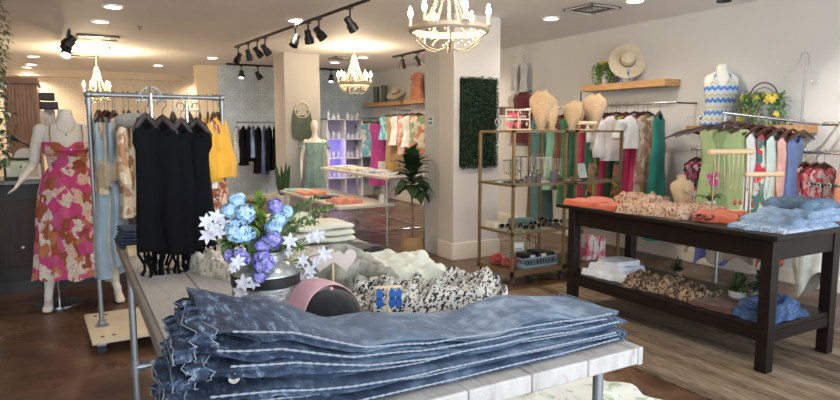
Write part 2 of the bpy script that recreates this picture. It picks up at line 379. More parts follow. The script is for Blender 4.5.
def chandelier(loc, R, arms, lb, hang, s_=1., power=20):
    t = thing('chandelier', lb, 'chandelier', loc)
    gw = plain((.62, .50, .34), .5)
    MB().lathe([(R, -.02*s_), (R+.012*s_, 0), (R, .035*s_), (R-.02*s_, .035*s_), (R-.02*s_, -.02*s_), (R, -.02*s_)], n=40).build('ring', plain((.42, .35, .26), .6), t)
    m = MB(); top = hang
    for k in range(arms*2):
        a = 2*PI*k/(arms*2); n = 26
        for i in range(n):
            u = i/(n-1); r = lerp(R*.95, .03*s_, u**.55); z = lerp(.03*s_, top, u**1.25)
            m.ball((r*math.cos(a), r*math.sin(a), z), .0085*s_, 4)
    m.build('bead_strands', gw, t)['kind'] = 'stuff'
    m = MB()
    for k in range(arms):
        a = 2*PI*k/arms; n = 12
        pts = [(lerp(R, .04*s_, i/n)*math.cos(a), lerp(R, .04*s_, i/n)*math.sin(a), -.02*s_-.15*s_*math.sin(PI*.62*(i/n)+.2)) for i in range(n+1)]
        m.tube(pts, .006*s_, 6)
    m.build('lower_arms', plain((.25, .21, .16), .5), t)
    m = MB()
    for k in range(14*4):
        a = 2*PI*k/56; r = R*(.9-.28*(k % 4)/4); m.ball((r*math.cos(a), r*math.sin(a), -.03*s_-.022*s_*(k % 4)), .011*s_, 4)
    m.build('bead_skirt', plain((.75, .62, .42), .4), t)['kind'] = 'stuff'
    MB().tube([(0, 0, top-.02), (0, 0, ZC-loc[2]-.03)], .007*s_, 6).lathe([(.06*s_, ZC-loc[2]), (.055*s_, ZC-loc[2]-.03), (.01, ZC-loc[2]-.05)], n=16).build('rod', plain((.45, .38, .28), .5), t)
    for k in range(arms):
        a = 2*PI*(k+.35)/arms; x, y = R*math.cos(a), R*math.sin(a)
        c = MB().lathe([(.03*s_, .035*s_), (.038*s_, .045*s_), (.013*s_, .05*s_), (.012*s_, .12*s_), (.001, .121*s_)], (x, y, 0), 12).build('candle', plain((.70, .60, .45), .5), t)
        MB().lathe([(.011*s_, .12*s_), (.022*s_, .15*s_), (.02*s_, .175*s_), (.008*s_, .215*s_), (.001, .225*s_)], (x, y, 0), 10).build('bulb', emis((1, .84, .56), 26.), c)
    l = bpy.data.lights.new('lamp_light', 'POINT'); l.energy = power; l.color = (1, .78, .5); l.shadow_soft_size = R*.8
    o = bpy.data.objects.new('lamp_light', l); C.collection.objects.link(o); o.parent = t; o.location = (0, 0, .35*s_)
p = PY(449, 40, 4.2)
chandelier((p.x, 4.2, 2.28), .31, 6, 'large beaded ring chandelier with candle bulbs hanging in front of the pillar', .50, .9, 75)
chandelier((3.93, 9.0, 2.22), .255, 8, 'beaded chandelier with candle bulbs hanging in mid shop beside the back pillar', .44, .9, 55)
p = PY(98, 95, 11.5); chandelier((p.x, 11.5, 2.10), .2, 5, 'small chandelier far back above the end of the pipe clothes rack', .42, .9, 110)
#PART2
# ================================================================== clothing
def hanger(loc, rz, lb, grp, W=.2, mat=None, hook=.12, sl=.07):
    t = thing('clothes_hanger', lb, 'hanger', loc, rz, grp)
    m = MB().tube([(-W, .0, -sl-.005), (-W*.55, 0, -sl*.5), (-W*.2, 0, -.012), (0, 0, 0), (W*.2, 0, -.012), (W*.55, 0, -sl*.5), (W, 0, -sl-.005)], [.010, .014, .015, .014, .015, .014, .010], 8, flat=.7)
    m.build('shoulder_bar', mat or HWOOD, t)
    MB().tube([(0, 0, 0), (0, 0, hook-.05)] + [(x, 0, z) for x, y, z in arc((0, 0, hook-.018), .02, -.9*PI/2, PI*1.05, 8)], .0022, 6).build('hook', plain((.2, .2, .21), .35, .9), t)
    return t
def garment_mb(W, L, depth=.05, prof=None, neck=.07, seed=0, amp=.32, k=9, drop=.07, scoop=.05, sleeves=None, straps=False, hem_j=.0, n=44, tier=None):
    """hanging garment: width along X, top of the neck at z=0, hem at z=-L"""
    rnd = random.Random(seed); ph = rnd.random()*6; ph2 = rnd.random()*6; m = MB()
    prof = prof or [(0, .95), (.3, .8), (1, 1.1)]
    if straps:
        z0 = -.14; lv = [(z0, W*.55), (z0-.05, W*.62)]
        for s_ in (-1, 1):
            for y in (-1, 1): m.tube([(s_*W*.42, 0, -.03), (s_*W*.45, y*depth*.5, -.08), (s_*W*.46, y*depth*.8, z0-.01)], .006, 6)
    else: lv = [(-.0, neck), (-.02, lerp(neck, W, .35)), (-drop*.7, lerp(neck, W, .75)), (-drop-.01, W*.97), (-drop-.05, W)]
    z1 = lv[-1][0]; steps = max(10, int(L*26))
    for i in range(1, steps+1):
        t = i/steps; lv.append((lerp(z1, -L, t), W*interp(prof, t)))
    rs = []
    for z, hw in lv:
        t = min(1, -z/L); a_ = amp*min(1, t*1.8)**1.2; ring = []
        dd = depth*(.35 if z > -.03 and not straps else 1)*(.6+.9*t)
        for q in range(n):
            a = 2*PI*q/n; rip = a_*(math.sin(k*a+ph+1.3*t)*.6+math.sin((k-3)*a*1+ph2)*.4)
            x = hw*math.cos(a)*(1+rip*.12); y = dd*math.sin(a)*(1+rip) + dd*rip*.35
            nz = noise.noise(Vector((x*5, y*5+seed, z*4)))*.015*min(1, t*3)
            zz = z + (scoop*math.exp(-(x/neck)**2)*-1 if (z > -.05 and math.sin(a) < .3 and not straps) else 0)
            if tier and t > .3: y *= 1+.3*((t*tier) % 1); 
            ring.append((x+nz, y+nz*1.5, zz - (hem_j*math.sin(3*a+ph)*t if hem_j else 0)))
        rs.append(ring)
    m.rings(rs, (False, False))
    if sleeves:
        ln, r0, r1 = sleeves
        for s_ in (-1, 1):
            pts = []; rr = []
            for i in range(9):
                t = i/8; pts.append((s_*(W*.90+.05*math.sin(t*PI*.6)+.02*t), .01*math.sin(4*t+seed), -drop-.02-ln*t))
                rr.append((lerp(r0, r1, t)*(1+.18*math.sin(9*t+seed)), lerp(r0, r1, t)*.6*(1+.2*math.sin(7*t+2))))
            rr[0] = (r0*.5, r0*.4); m.tube(pts, rr, 14, up=(1, 0, 0))
    return m
HL = {}
def garment(name, label, cat, bar, rz, mat, W=.2, L=.8, hang=None, hgrp=None, hmat=None, hz=.13, hw=.17, grp=None, parts=(), **kw):
    """bar: point on the rail; the garment hangs hz below it on its own hanger"""
    b = Vector(bar); z = Vector((0, 0, -hz))
    if hang: hanger(b+z+Vector((0, 0, .012)), rz, hang, hgrp, W=max(hw, W*.92), mat=hmat, hook=hz)
    m = garment_mb(W, L, **kw); o = m.build(name, mat, None, b+z, (0, 0, rz)); tag(o, label, cat, grp)
    for nm, pm, pmat in parts: pm.build(nm, pmat, o)
    return o
# ---------------------------------------------------------------- pipe clothes rack (left)
RY = 4.85; RB = 1.745
t = thing('pipe_clothes_rack', 'galvanised pipe clothes rack on a pale plywood base behind the jeans table', 'clothes rack', (.57, RY, 0), .05)
MB().box((-.54, -.36, .085), (.54, .36, .11)).build('base_board', wood((.60, .50, .36), (.74, .66, .50), (1.2, 9, 9)), t, mods=[bevel(.004)])
for x in (-.45, .45):
    MB().tube([(x, 0, .11), (x, 0, RB)], .0165, 14).lathe([(.001, .118), (.045, .118), (.045, .11)], (x, 0, 0), 18).lathe([(.026, .12), (.026, .15), (.018, .155)], (x, 0, 0), 14).build('upright', GALV, t)
    MB().tube([(x, 0, RB-.07), (x, 0, RB-.03)], .023, 14).ball((x, 0, RB), .027, 10).build('elbow_fitting', GALV, t)
MB().tube([(-.45, 0, RB), (.45, 0, RB)], .0165, 14).tube([(-.425, 0, RB), (-.39, 0, RB)], .022, 12).tube([(.39, 0, RB), (.425, 0, RB)], .022, 12).build('top_bar', GALV, t)
for x in (-.48, .48):
    for y in (-.29, .29):
        c = MB().box((x-.03, y-.02, .055), (x+.03, y+.02, .085)).build('caster', GALV, t, mods=[bevel(.004)])
        MB().tube([(x, y-.012, .03), (x, y+.012, .03)], .03, 16).build('wheel', BLACK, c)
m = MB()
for x in (-.47, -.40, .40, .47):
    for y in (-.27, .27): m.lathe([(.012, .110), (.012, .113), (.001, .115)], (x, y, 0), 8)
o = m.build('bolts', BLACK, t); o['kind'] = 'stuff'
RG = 'dark wooden hangers on the pipe rack'; RH = 'dark wooden hanger hooked over the pipe rack bar'
def rk(name, lb, cat, px, mat, W, L, rz=PI/2, dz=.0, **kw):
    x = PY(px, 97, RY).x
    garment(name, lb, cat, (x, RY, RB+.018), rz, mat, W, L, RH, RG, hz=.145, **kw)
TANM = cloth((.40, .32, .22)); KHAKI = cloth((.30, .27, .20))
rk('maxi_dress', 'pale khaki long dress at the left end of the pipe rack', 'dress', 97, cloth((.42, .38, .30)), .20, 1.16, depth=.035, rz=PI/2+.15)
rk('denim_overall', 'tan topped light blue denim long dress second from the left end of the pipe rack', 'dress', 104, cloth((.27, .35, .42), .12), .22, 1.13, depth=.055, rz=PI/2-.35, k=7)
rk('tan_blouse', 'tan sleeveless top hanging over the light blue denim dresses', 'top', 107, TANM, .19, .5, depth=.06, rz=PI/2-.3)
rk('tan_blouse', 'tan ribbed top hanging over the third light blue dress from the left', 'top', 114, TANM, .19, .46, depth=.05, rz=PI/2-.25)
rk('cream_blouse', 'cream and tan top nearest the left upright of the pipe rack', 'top', 99, print_(((.50, .40, .27), (.34, .24, .15), (.60, .52, .40)), 30.), .2, .55, depth=.04, rz=PI/2-.1)
rk('denim_dress', 'light blue long denim dress third from the left end of the pipe rack', 'dress', 112, cloth((.25, .33, .40), .15), .22, 1.05, depth=.045, rz=PI/2-.2, k=8)
rk('kimono', 'cream and peach patterned kimono beside the grey capped wooden post', 'kimono', 123, print_(((.62, .50, .36), (.42, .22, .12), (.70, .62, .50), (.52, .36, .22)), 22.), .21, .72, depth=.045, rz=PI/2-.15, sleeves=(.4, .05, .06))
rk('kimono_wrap', 'golden cream patterned wrap behind the wooden post on the pipe rack', 'kimono', 128, print_(((.66, .55, .38), (.50, .34, .16), (.72, .66, .54), (.34, .18, .10)), 26.), .23, .70, depth=.05, rz=PI/2+.1)
rk('patterned_blouse', 'rust and cream patterned top right of the wooden post on the pipe rack', 'top', 137, print_(((.50, .28, .16), (.66, .56, .42), (.30, .12, .08)), 24.), .21, .62, depth=.045)
rk('brown_blouse', 'dark brown blouse behind the first group of black dresses', 'blouse', 150, cloth((.06, .035, .03)), .22, .8, depth=.045)
rk('black_cardigan', 'black cardigan on the pipe rack between the two groups of black dresses', 'cardigan', 172, cloth((.012, .012, .015)), .22, .85, depth=.05)
rk('brown_dress', 'dark dress on the pipe rack left of the yellow blouses', 'dress', 188, cloth((.03, .02, .02)), .22, .95, depth=.05)
YEL = cloth((.72, .40, .035), .14)
for i, (px, lb, L, rz) in enumerate(((199, 'mustard yellow blouse, left and most hidden of the three on the pipe rack', .52, PI/2-.15), (207, 'mustard yellow blouse, middle of the three on the pipe rack', .5, PI/2-.2),
                      (217, 'mustard yellow blouse with puffed sleeve, rightmost on the pipe rack', .47, PI/2-.5))):
    rk('yellow_blouse', lb, 'blouse', px, YEL, .2, L, rz, depth=.06, sleeves=(.40, .055, .075), seed=i, k=7)
rk('sequin_skirt', 'rust and white patterned skirt hanging low below the yellow blouses', 'skirt', 213, print_(((.30, .09, .05), (.55, .26, .18), (.70, .60, .50), (.22, .06, .04)), 40., 2.), .19, .92, PI/2-.35, depth=.07, k=11, prof=[(0, .6), (.5, .8), (1, 1.1)])
q = PY(215, 184, 4.62)
o = MB().box((-.02, -.001, -.033), (.02, .001, .033)).build('price_tag', WHITE, None, q, (0, .15, .2), smooth=False); tag(o, 'white price tag hanging in front of the rust skirt', 'price tag')
MB().tube([(0, 0, .03), (.01, .03, .12)], .0012, 4).build('string', WHITE, o)

# ---------------------------------------------------------------- jeans table
TX0, TX1, TY0, TY1, TZ = .20, 1.47, 1.22, 4.02, .85
WHW = None
def m_white_plank():
    t = NT('whitewashed_plank', (.6, .58, .55), .55); v = t.co((9, .9, 4)); f = t.noise(v, 2.2, 8., 1., .7)
    g = t.noise(t.co((5, 5, 5)), 3., 6., 2.)
    c = t.ramp(f, [(.30, (.20, .165, .145)), (.40, (.37, .345, .33)), (.62, (.45, .435, .42)), (.74, (.30, .29, .275))])
    t.base(t.mix(t.math('MULTIPLY', t.math('GREATER_THAN', g, .63), .35), c, (.36, .20, .15)))
    t.bump(f, .25, .01); return t.m
WPL = m_white_plank()
t = thing('display_table', 'long whitewashed plank table on pipe legs carrying the jeans and flowers', 'table', ((TX0+TX1)/2, (TY0+TY1)/2, 0))
cx, cy = (TX0+TX1)/2, (TY0+TY1)/2; m = MB(); n = 6; pw = (TX1-TX0-.04)/n
for i in range(n):
    m.box((TX0+.02+i*pw-cx+.0015, TY0-cy, TZ-.052), (TX0+.02+(i+1)*pw-cx-.0015, TY1-cy, TZ))
m.build('tabletop', WPL, t, mods=[bevel(.005, 2)])
for x in (TX0-.001, TX1-.019): box('edge_board', (x-cx, TY0-cy+.001, TZ-.056), (x+.02-cx, TY1-cy, TZ-.0005), plain((.22, .185, .16), .6) if x < 1 else WPL, t, .003)
for x in (TX0+.02, TX1-.06):
    for y in (TY0+.12, 3.3):
        MB().tube([(x-cx, y-cy, .0), (x-cx, y-cy, TZ-.053)], .0168, 14).lathe([(.05, .0), (.05, .008), (.018, .012)], (x-cx, y-cy, 0), 16).build('leg', GALV, t)
        MB().tube([(x-cx, y-cy, .27), (x-cx, y-cy, .35)], .0235, 14).tube([(x-cx+(.0 if x < 1 else -.04), y-cy, .31), (x-cx+(.05 if x < 1 else 0), y-cy, .31)], .0235, 12).build('tee_fitting', GALV, t)
for y in (TY0+.12, 3.3): MB().tube([(TX0+.03-cx, y-cy, .31), (TX1-.06-cx, y-cy, .31)], .0155, 12).build('crossbar', GALV, t)
tb_ = thing('low_bench', 'low white bench standing under the jeans table holding shirts', 'bench', (1.22, 1.72, 0))
box('bench_top', (-.76, -.27, .33), (.76, .27, .36), WPL, tb_, .003)
for x in (-.70, .66):
    for y in (-.24, .20): box('leg', (x, y, 0), (x+.04, y+.04, .329), WPL, tb_, .002)

# ---------------------------------------------------------------- cloth helpers
def pillow_cloth(w, d, h, seed=0, nx=40, ny=32, crease=.35, freq=5., lay=0, edge=.12, wav=.05, ridge=True):
    """a soft folded or crumpled piece lying on z=0"""
    m = MB(); top = []; bot = []
    for j in range(ny+1):
        for i in range(nx+1):
            u, v = i/nx*2-1, j/ny*2-1
            # rounded rectangle outline with a wavy border
            r = 1+wav*noise.noise(Vector((u*2.1+seed, v*2.1, seed*.7)))*2
            x, y = u*w/2*r, v*d/2*r
            e = min(1, (1-abs(u))/edge)*1., min(1, (1-abs(v))/edge)
            fall = math.sqrt(max(0, 1-(1-e[0])**2))*math.sqrt(max(0, 1-(1-e[1])**2))
            nn = noise.noise(Vector((x*freq+seed*3.1, y*freq, seed)))
            n2 = noise.noise(Vector((x*freq*2.3+seed, y*freq*2.3+5, seed*2)))
            rr = (1-2*abs(nn)) if ridge else nn*1.5
            z = h*fall*(1-crease+crease*(rr*.7+n2*.6+.3))
            top.append((x, y, max(.0015, z+.001))); bot.append((x, y, 0))
    m.v = top+bot; N = (nx+1)*(ny+1)
    for j in range(ny):
        for i in range(nx):
            a = j*(nx+1)+i; b, c, d_ = a+1, a+nx+2, a+nx+1
            m.f += [(a, b, c, d_), (N+a, N+d_, N+c, N+b)]
    bd = [i for i in range(nx+1)] + [j*(nx+1)+nx for j in range(1, ny+1)] + [ny*(nx+1)+i for i in range(nx-1, -1, -1)] + [j*(nx+1) for j in range(ny-1, 0, -1)]
    for a, b in zip(bd, bd[1:]+bd[:1]): m.f.append((a, N+a, N+b, b))
    m.mi = [0]*len(m.f); return m
def lay_cloth(name, lb, cat, loc, rz, w, d, h, mat, grp=None, **kw):
    o = pillow_cloth(w, d, h, **kw).build(name, mat, None, loc, (0, 0, rz)); return tag(o, lb, cat, grp)
def folded_mb(w, d, h, seed=0, layers=3):
    """one folded garment: stacked layers joined by a round fold at the front (-Y)"""
    rnd = random.Random(seed); m = MB(); lh = h/layers
    for l in range(layers):
        jx, jy = rnd.uniform(-.012, .012), rnd.uniform(-.01, .01); rs = []
        nn = 14
        for i in range(nn+1):
            x = lerp(-w/2, w/2, i/nn)+jx; ring = []
            k = 1 if 0 < i < nn else .75
            for q in range(20):
                a = 2*PI*q/20; cy_, cz = math.cos(a), math.sin(a)
                y = (abs(cy_)**.25)*math.copysign(1, cy_)*d/2*(1 if k == 1 else .985); z = (abs(cz)**.8)*math.copysign(1, cz)*lh/2*.98*k
                nz = noise.noise(Vector((x*7+seed, y*6, l*3.+seed)))*lh*.28
                ring.append((x+.006*noise.noise(Vector((y*9, l, seed))), y+jy+.008*noise.noise(Vector((x*6, l+seed, 2))), lh*(l+.5)+z+nz))
            rs.append(ring)
        m.rings(rs)
    return m
def stack(name, lbs, cat, loc, rz, w, d, h, mats, grp=None, layers=3, seed=0):
    z = loc[2]
    for i, lb in enumerate(lbs):
        o = folded_mb(w*(1-.02*(i % 3)), d*(1-.02*(i % 2)), h, seed+i, layers).build(name, mats[i % len(mats)], None, (loc[0], loc[1], z), (0, 0, rz+.03*math.sin(i*2.3+seed)))
        tag(o, lb, cat, grp); z += h+.001
# ---------------------------------------------------------------- the big pile of jeans
JT = [(0, .0295), (.16, .026), (.3, .018), (.45, .0138), (1, .0118)]
def jeans_mb(L, seed, hip=.27, hem=.20, idx=0):
    """folded lengthwise; waist at -X, hems at +X; front fold groove on -Y"""
    m = MB(); n = 56; nr = 30; rs = []
    for i in range(n+1):
        s_ = i/n; x = -L/2+L*s_; wd = interp([(0, hip*.86), (.06, hip*.9), (.22, hip), (.55, hip*.84), (1, hem)], s_)
        tb = interp(JT, s_); zb = tb*idx; th = tb*1.12; ring = []
        wr = .8*math.exp(-s_*5)+.22
        for q in range(nr):
            a = 2*PI*q/nr; c, sn = math.cos(a), math.sin(a)
            y = (abs(c)**.45)*math.copysign(1, c)*wd/2; z = (abs(sn)**.7)*math.copysign(1, sn)*th/2
            g = 1-.16*math.exp(-(sn/.25)**2)*(1 if c < 0 else .4)          # groove between the two legs
            y *= g if abs(sn) < .5 else 1
            nz = noise.noise(Vector((x*6+seed*5, y*5+a*.3, seed)))*.012*wr*2.2 + (1-2*abs(noise.noise(Vector((x*17+seed, y*13+a*.4, seed*2.)))))*.010*max(0, wr-.28)*1.5 + noise.noise(Vector((x*40+seed, y*20, 3)))*.004*wr
            nz2 = noise.noise(Vector((x*3+seed*2, seed*1.7, 0)))*.014
            ring.append((x + (noise.noise(Vector((y*9, seed, z*20)))*.02 if i in (0, n) else 0), y+nz2+nz*.8+.012*noise.noise(Vector((x*7, idx*3.3, 1))), z+nz*min(1, tb/.022)+th/2+zb+idx*.0045*noise.noise(Vector((x*4.2, y*4, 9)))))
        rs.append(ring)
    return m.rings(rs), n
THR = plain((.24, .27, .32), .9)
def make_jeans(lb, loc, rz, tilt, L, mat, seed, button=False, yaw_hem=0., **kw):
    m, n = jeans_mb(L, seed, **kw); hip = kw.get('hip', .27); hem = kw.get('hem', .2); idx = kw['idx']; th0 = JT[0][1]; th1 = JT[-1][1]
    o = m.build('folded_jeans', mat, None, loc, (0, tilt, rz)); tag(o, lb, 'jeans', 'jeans stacked on the near corner of the whitewashed table')
    # waistband: rolled open band at the waist end
    rnd = random.Random(seed); w = MB(); rs = []; L2 = L/2
    for i in range(25):
        a = 2*PI*i/24; c, sn = math.cos(a), math.sin(a)
        y = (abs(c)**.6)*math.copysign(1, c)*hip*.47; z = (abs(sn)**.8)*math.copysign(1, sn)*th0*.74+th0/2+th0*idx
        wob = noise.noise(Vector((c*2+seed, sn*2, seed)))*.024
        rs.append([(-L2-.026+wob, y*1.04, z*1.0), (-L2-.026+wob, y*.97, z*.8+th0*(idx+.5)*.2), (-L2+.016+wob, y*.97, z*.8+th0*(idx+.5)*.2), (-L2+.018+wob, y*1.05, z*1.0)])
    w.rings(rs, (False, False)); wb = w.build('waistband', mat, o, mods=[sub(1)])
    MB().tube([rs[i][3] for i in range(0, 25)], .0013, 4).tube([tuple(Vector(rs[i][0])*1.0) for i in range(0, 25)], .0013, 4).build('waist_stitch', THR, wb)
    for k in range(5):
        y = lerp(-hip*.40, hip*.40, k/4)+rnd.uniform(-.01, .01); tz = th0*(idx+1.33)
        if k in (0, 4): y *= 1.16; tz = th0*(idx+.8)
        MB().tube([(-L2-.03, y, tz), (-L2-.01, y, tz+.008), (-L2+.014, y, tz+.004), (-L2+.022, y, tz-.003)], .0042, 6, flat=.35).build('belt_loop', mat, wb)
    # stitched side seam along the front fold and the hem stitching
    pts = []; pts2 = []
    for i in range(8, 156):
        s_ = i/160; x = -L/2+L*s_; wd = interp([(0, hip*.86), (.06, hip*.9), (.22, hip), (.55, hip*.84), (1, hem)], s_); tb = interp(JT, s_); th = tb*1.12
        for P_, sz, yy in ((pts, .82, .985), (pts2, .3, 1.0)):
            nz2 = noise.noise(Vector((x*3+seed*2, seed*1.7, 0)))*.014
            y = -wd/2*yy; nz = noise.noise(Vector((x*6+seed*5, y*5+1.3, seed)))*.004
            P_.append((x, y+nz2-.001+nz, tb*idx+th/2+th/2*sz*.8+nz))
    MB().tube(pts, [.0022+.0012*math.sin(k*2.4) for k in range(len(pts))], 5).build('side_seam', THR, o)
    m2 = MB()
    for q in range(24):
        a = 2*PI*q/24
    hw = hem/2*1.01; x = L/2-.018; zh = th1*idx
    m2.tube([(x, -hw*math.copysign(abs(math.cos(2*PI*k/24))**.45, math.cos(2*PI*k/24)), zh+th1/2+(th1/2+.002)*math.copysign(abs(math.sin(2*PI*k/24))**.7, math.sin(2*PI*k/24))+.0) for k in range(24)], .0014, 4, closed=True)
    m2.build('hem_stitch', THR, o)
    if button:
        MB().lathe([(.001, .006), (.012, .005), (.0125, .0)], n=16, tilt=Matrix.Rotation(PI/2, 3, 'X')).build('button', plain((.75, .72, .62), .25, .8), o, (-L/2+.10, -hip*.475, th0*(idx+.55)))
    return o
JN = [((.065, .105, .19), (.18, .25, .36)), ((.055, .095, .175), (.16, .23, .34)), ((.08, .125, .21), (.21, .28, .40)), ((.065, .11, .195), (.18, .25, .37)),
      ((.09, .14, .23), (.23, .31, .43)), ((.08, .13, .22), (.21, .29, .41)), ((.12, .175, .265), (.27, .35, .46))]
jl = ['pair of blue jeans at the very bottom of the big near pile', 'pair of blue jeans second from the bottom of the big near pile', 'pair of blue jeans third from the bottom of the big near pile',
      'pair of blue jeans with a metal button, middle of the big near pile', 'pair of blue jeans third from the top of the big near pile', 'pair of blue jeans second from the top of the big near pile',
      'faded light blue jeans lying on top of the big near pile']
zz = 0.
for i, lb in enumerate(jl):
    L = 1.31-.012*i; th0, th1 = .033, .0145
    tilt = 0.
    zc = TZ+.003
    sh = [0, .035, -.01, .02, .05, .01, .065][i]
    make_jeans(lb, (.815+sh*.6, [1.405, 1.43, 1.41, 1.45, 1.425, 1.45, 1.475][i], zc), [-.02, -.045, -.03, -.05, -.03, -.055, -.045][i], tilt, L, denim(*JN[i], 1., 1.), i+1, button=(i == 3), hip=.31 if i < 6 else .34, hem=.23 if i < 6 else .27, idx=i)
#PART3
# ---------------------------------------------------------------- black dresses on chrome table stands
BLK = NT('black_jersey', (.004, .004, .005), .95); BLK.set('Specular IOR Level', .15); BLK = BLK.m; BLK2 = BLK
def table_stand(loc, h, lb):
    t = thing('garment_stand', lb, 'display stand', loc)
    MB().lathe([(.001, .0), (.085, .0), (.085, .006), (.03, .014), (.008, .02), (.007, h-.03), (.001, h-.03)], n=28).build('base_and_post', CHROME, t)
    m = MB()
    for r_ in (0, PI/2, PI/4): 
        m.tube([(x*math.cos(r_), x*math.sin(r_), z) for x, _, z in arc((0, 0, h-.045), .045, 0, PI, 12)], .0022, 6)
    m.build('top_hoops', GALV, t)
    m = MB()
    for r_ in (0, PI/2): m.tube([(-.065*math.cos(r_), -.065*math.sin(r_), h-.06), (.065*math.cos(r_), .065*math.sin(r_), h-.06)], .003, 6)
    m.build('arms', GALV, t)
s1 = Vector((.32, 2.98, TZ+.001)); s2 = Vector((.475, 3.02, TZ+.001))
table_stand(s1, .84, 'chrome hooped garment stand on the table holding the left black dresses')
table_stand(s2, .80, 'chrome hooped garment stand on the table holding the right black dresses')
def fringe(n, x0, x1, z0, l, seed, dy=.03):
    m = MB(); rnd = random.Random(seed)
    for i in range(n):
        x = lerp(x0, x1, (i+.5)/n)+rnd.uniform(-.01, .01); y = rnd.uniform(-dy, dy); L = l*rnd.uniform(.6, 1.15); c = rnd.uniform(-.02, .02)
        pts = [(x+c*math.sin(k*1.1), y+.01*math.sin(k+seed), z0-L*k/6) for k in range(7)]
        m.tube(pts, [.0065]*5+[.0065, .009], 6)
    return m
bd = [(s1, (-.03, -.045, 0), .55, 'black sleeveless fringed dress at the left front of the left table stand', .07, .585),
      (s1, (.04, -.03, -.01), -.5, 'black fringed dress at the right front of the left table stand', .068, .60),
      (s1, (0, .06, -.02), 1.1, 'black dress at the back of the left table stand', .085, .56),
      (s2, (-.035, -.05, 0), .5, 'black long fringed dress at the left front of the right table stand', .068, .60),
      (s2, (.035, -.03, .0), -.45, 'black fringed dress at the right front of the right table stand', .07, .575),
      (s2, (.0, .06, -.01), 1.2, 'black dress at the back of the right table stand', .08, .56)]
for i, (s_, d, rz, lb, W, L) in enumerate(bd):
    b = s_+Vector(d)+Vector((0, 0, .78 if s_ is s1 else .76))
    garment('black_dress', lb, 'dress', b, rz, BLK if i % 2 else BLK2, W, L, 'small black hanger on a chrome table stand', 'hangers on the chrome table stands', plain((.03, .018, .015), .4), hz=.075,
            hw=.05, seed=20+i, depth=.035, amp=.35, k=6, drop=.06, neck=.045, prof=[(0, .8), (.4, .85), (1, 1.05)], parts=(('fringe', fringe(6, -W*.9, W*.9, -L+.03, .17, i), BLK),))
# tall wooden post with a grey padded cap
t = thing('post_stand', 'pale wooden post with grey rounded cap standing at the back left of the table', 'display stand', (.30, 3.50, TZ))
MB().box((-.075, -.06, 0), (.075, .06, .04)).build('foot', PALEWOOD, t, mods=[bevel(.004)])
MB().box((-.017, -.017, .04), (.017, .017, .66)).build('post', wood((.42, .34, .25), (.52, .44, .34), (10, 10, 1.5)), t, mods=[bevel(.003)])
MB().tube([(-.10, 0, .70), (-.085, 0, .70), (.085, 0, .70), (.10, 0, .70)], [.012, .042, .042, .012], 20, flat=.95).build('cap', cloth((.27, .25, .22)), t, mods=[sub(1)])
stack('folded_jeans', ['folded dark jeans at the bottom of the small pile by the wooden post', 'folded dark jeans in the middle of the small pile by the wooden post', 'folded dark jeans on top of the small pile by the wooden post'],
      'jeans', (.265, 3.80, TZ+.001), .1, .13, .2, .035, [denim((.02, .035, .07), (.06, .09, .14)), denim((.03, .045, .08), (.08, .11, .16))], 'small pile of dark jeans by the wooden post', 2, 60)
# white lace and wire tangle under the flowers: folded white blouse
lay_cloth('lace_blouse', 'crumpled cream lace blouse between the chrome stands and the flowers', 'blouse', (.66, 2.86, TZ+.001), .3, .34, .36, .09, print_(((.55, .50, .42), (.68, .64, .56), (.35, .31, .25), (.66, .62, .54)), 60.), seed=4, crease=.6, freq=9)
# cream folded pile far right of the table
CRM = cloth((.60, .60, .50), .08)
stack('folded_sweater', ['cream folded sweater at the bottom of the far pile on the table', 'cream folded sweater second from the bottom of the far pile', 'cream folded sweater on top of the far pile'],
      'sweater', (1.24, 3.42, TZ+.001), .05, .36, .30, .036, [CRM], 'cream sweaters folded in the far pile', 1, 9)
lay_cloth('cream_scarf', 'loosely rolled cream scarf behind the far pile of sweaters', 'scarf', (1.14, 3.78, TZ+.001), .3, .34, .2, .13, CRM, seed=14, crease=.3, freq=6)
lay_cloth('black_shirt', 'flat folded black shirt on the table beside the white cloth', 'shirt', (1.20, 2.96, TZ+.001), -1.15, .22, .46, .03, cloth((.012, .012, .018)), seed=3, crease=.2, wav=.09)
lay_cloth('white_blouse', 'white ruffled blouse spread along the right table edge', 'blouse', (1.27, 2.50, TZ+.001), -.25, .42, .52, .05, cloth((.60, .62, .54), .06), seed=6, crease=.75, freq=8, wav=.1)
OLV = cloth((.30, .30, .245), .10)
lay_cloth('grey_sweater', 'sage grey knitted sweater heaped on the table behind the heart sign', 'sweater', (.97, 2.50, TZ+.001), .9, .30, .26, .09, OLV, seed=8, crease=.55, freq=5.5, nx=56, ny=48)
CLD = bpy.data.textures.new('fold_noise', 'CLOUDS'); CLD.noise_scale = .07
def roll_mb(pts, r, seed):
    m = MB(); n = 24; P_ = []; R_ = []
    for i in range(n+1):
        u = i/n*(len(pts)-1); k = min(int(u), len(pts)-2); P_.append(Vector(pts[k]).lerp(Vector(pts[k+1]), u-k)+Vector((noise.noise(Vector((u, seed, 1)))*.015, noise.noise(Vector((u, seed, 5)))*.015, 0)))
        R_.append((r*(.75+.25*math.sin(PI*i/n))*(1+.15*noise.noise(Vector((u*2, seed, 0)))), r*.7)); 
    R_[0] = R_[-1] = (r*.3, r*.3); return m.tube(P_, R_, 16)
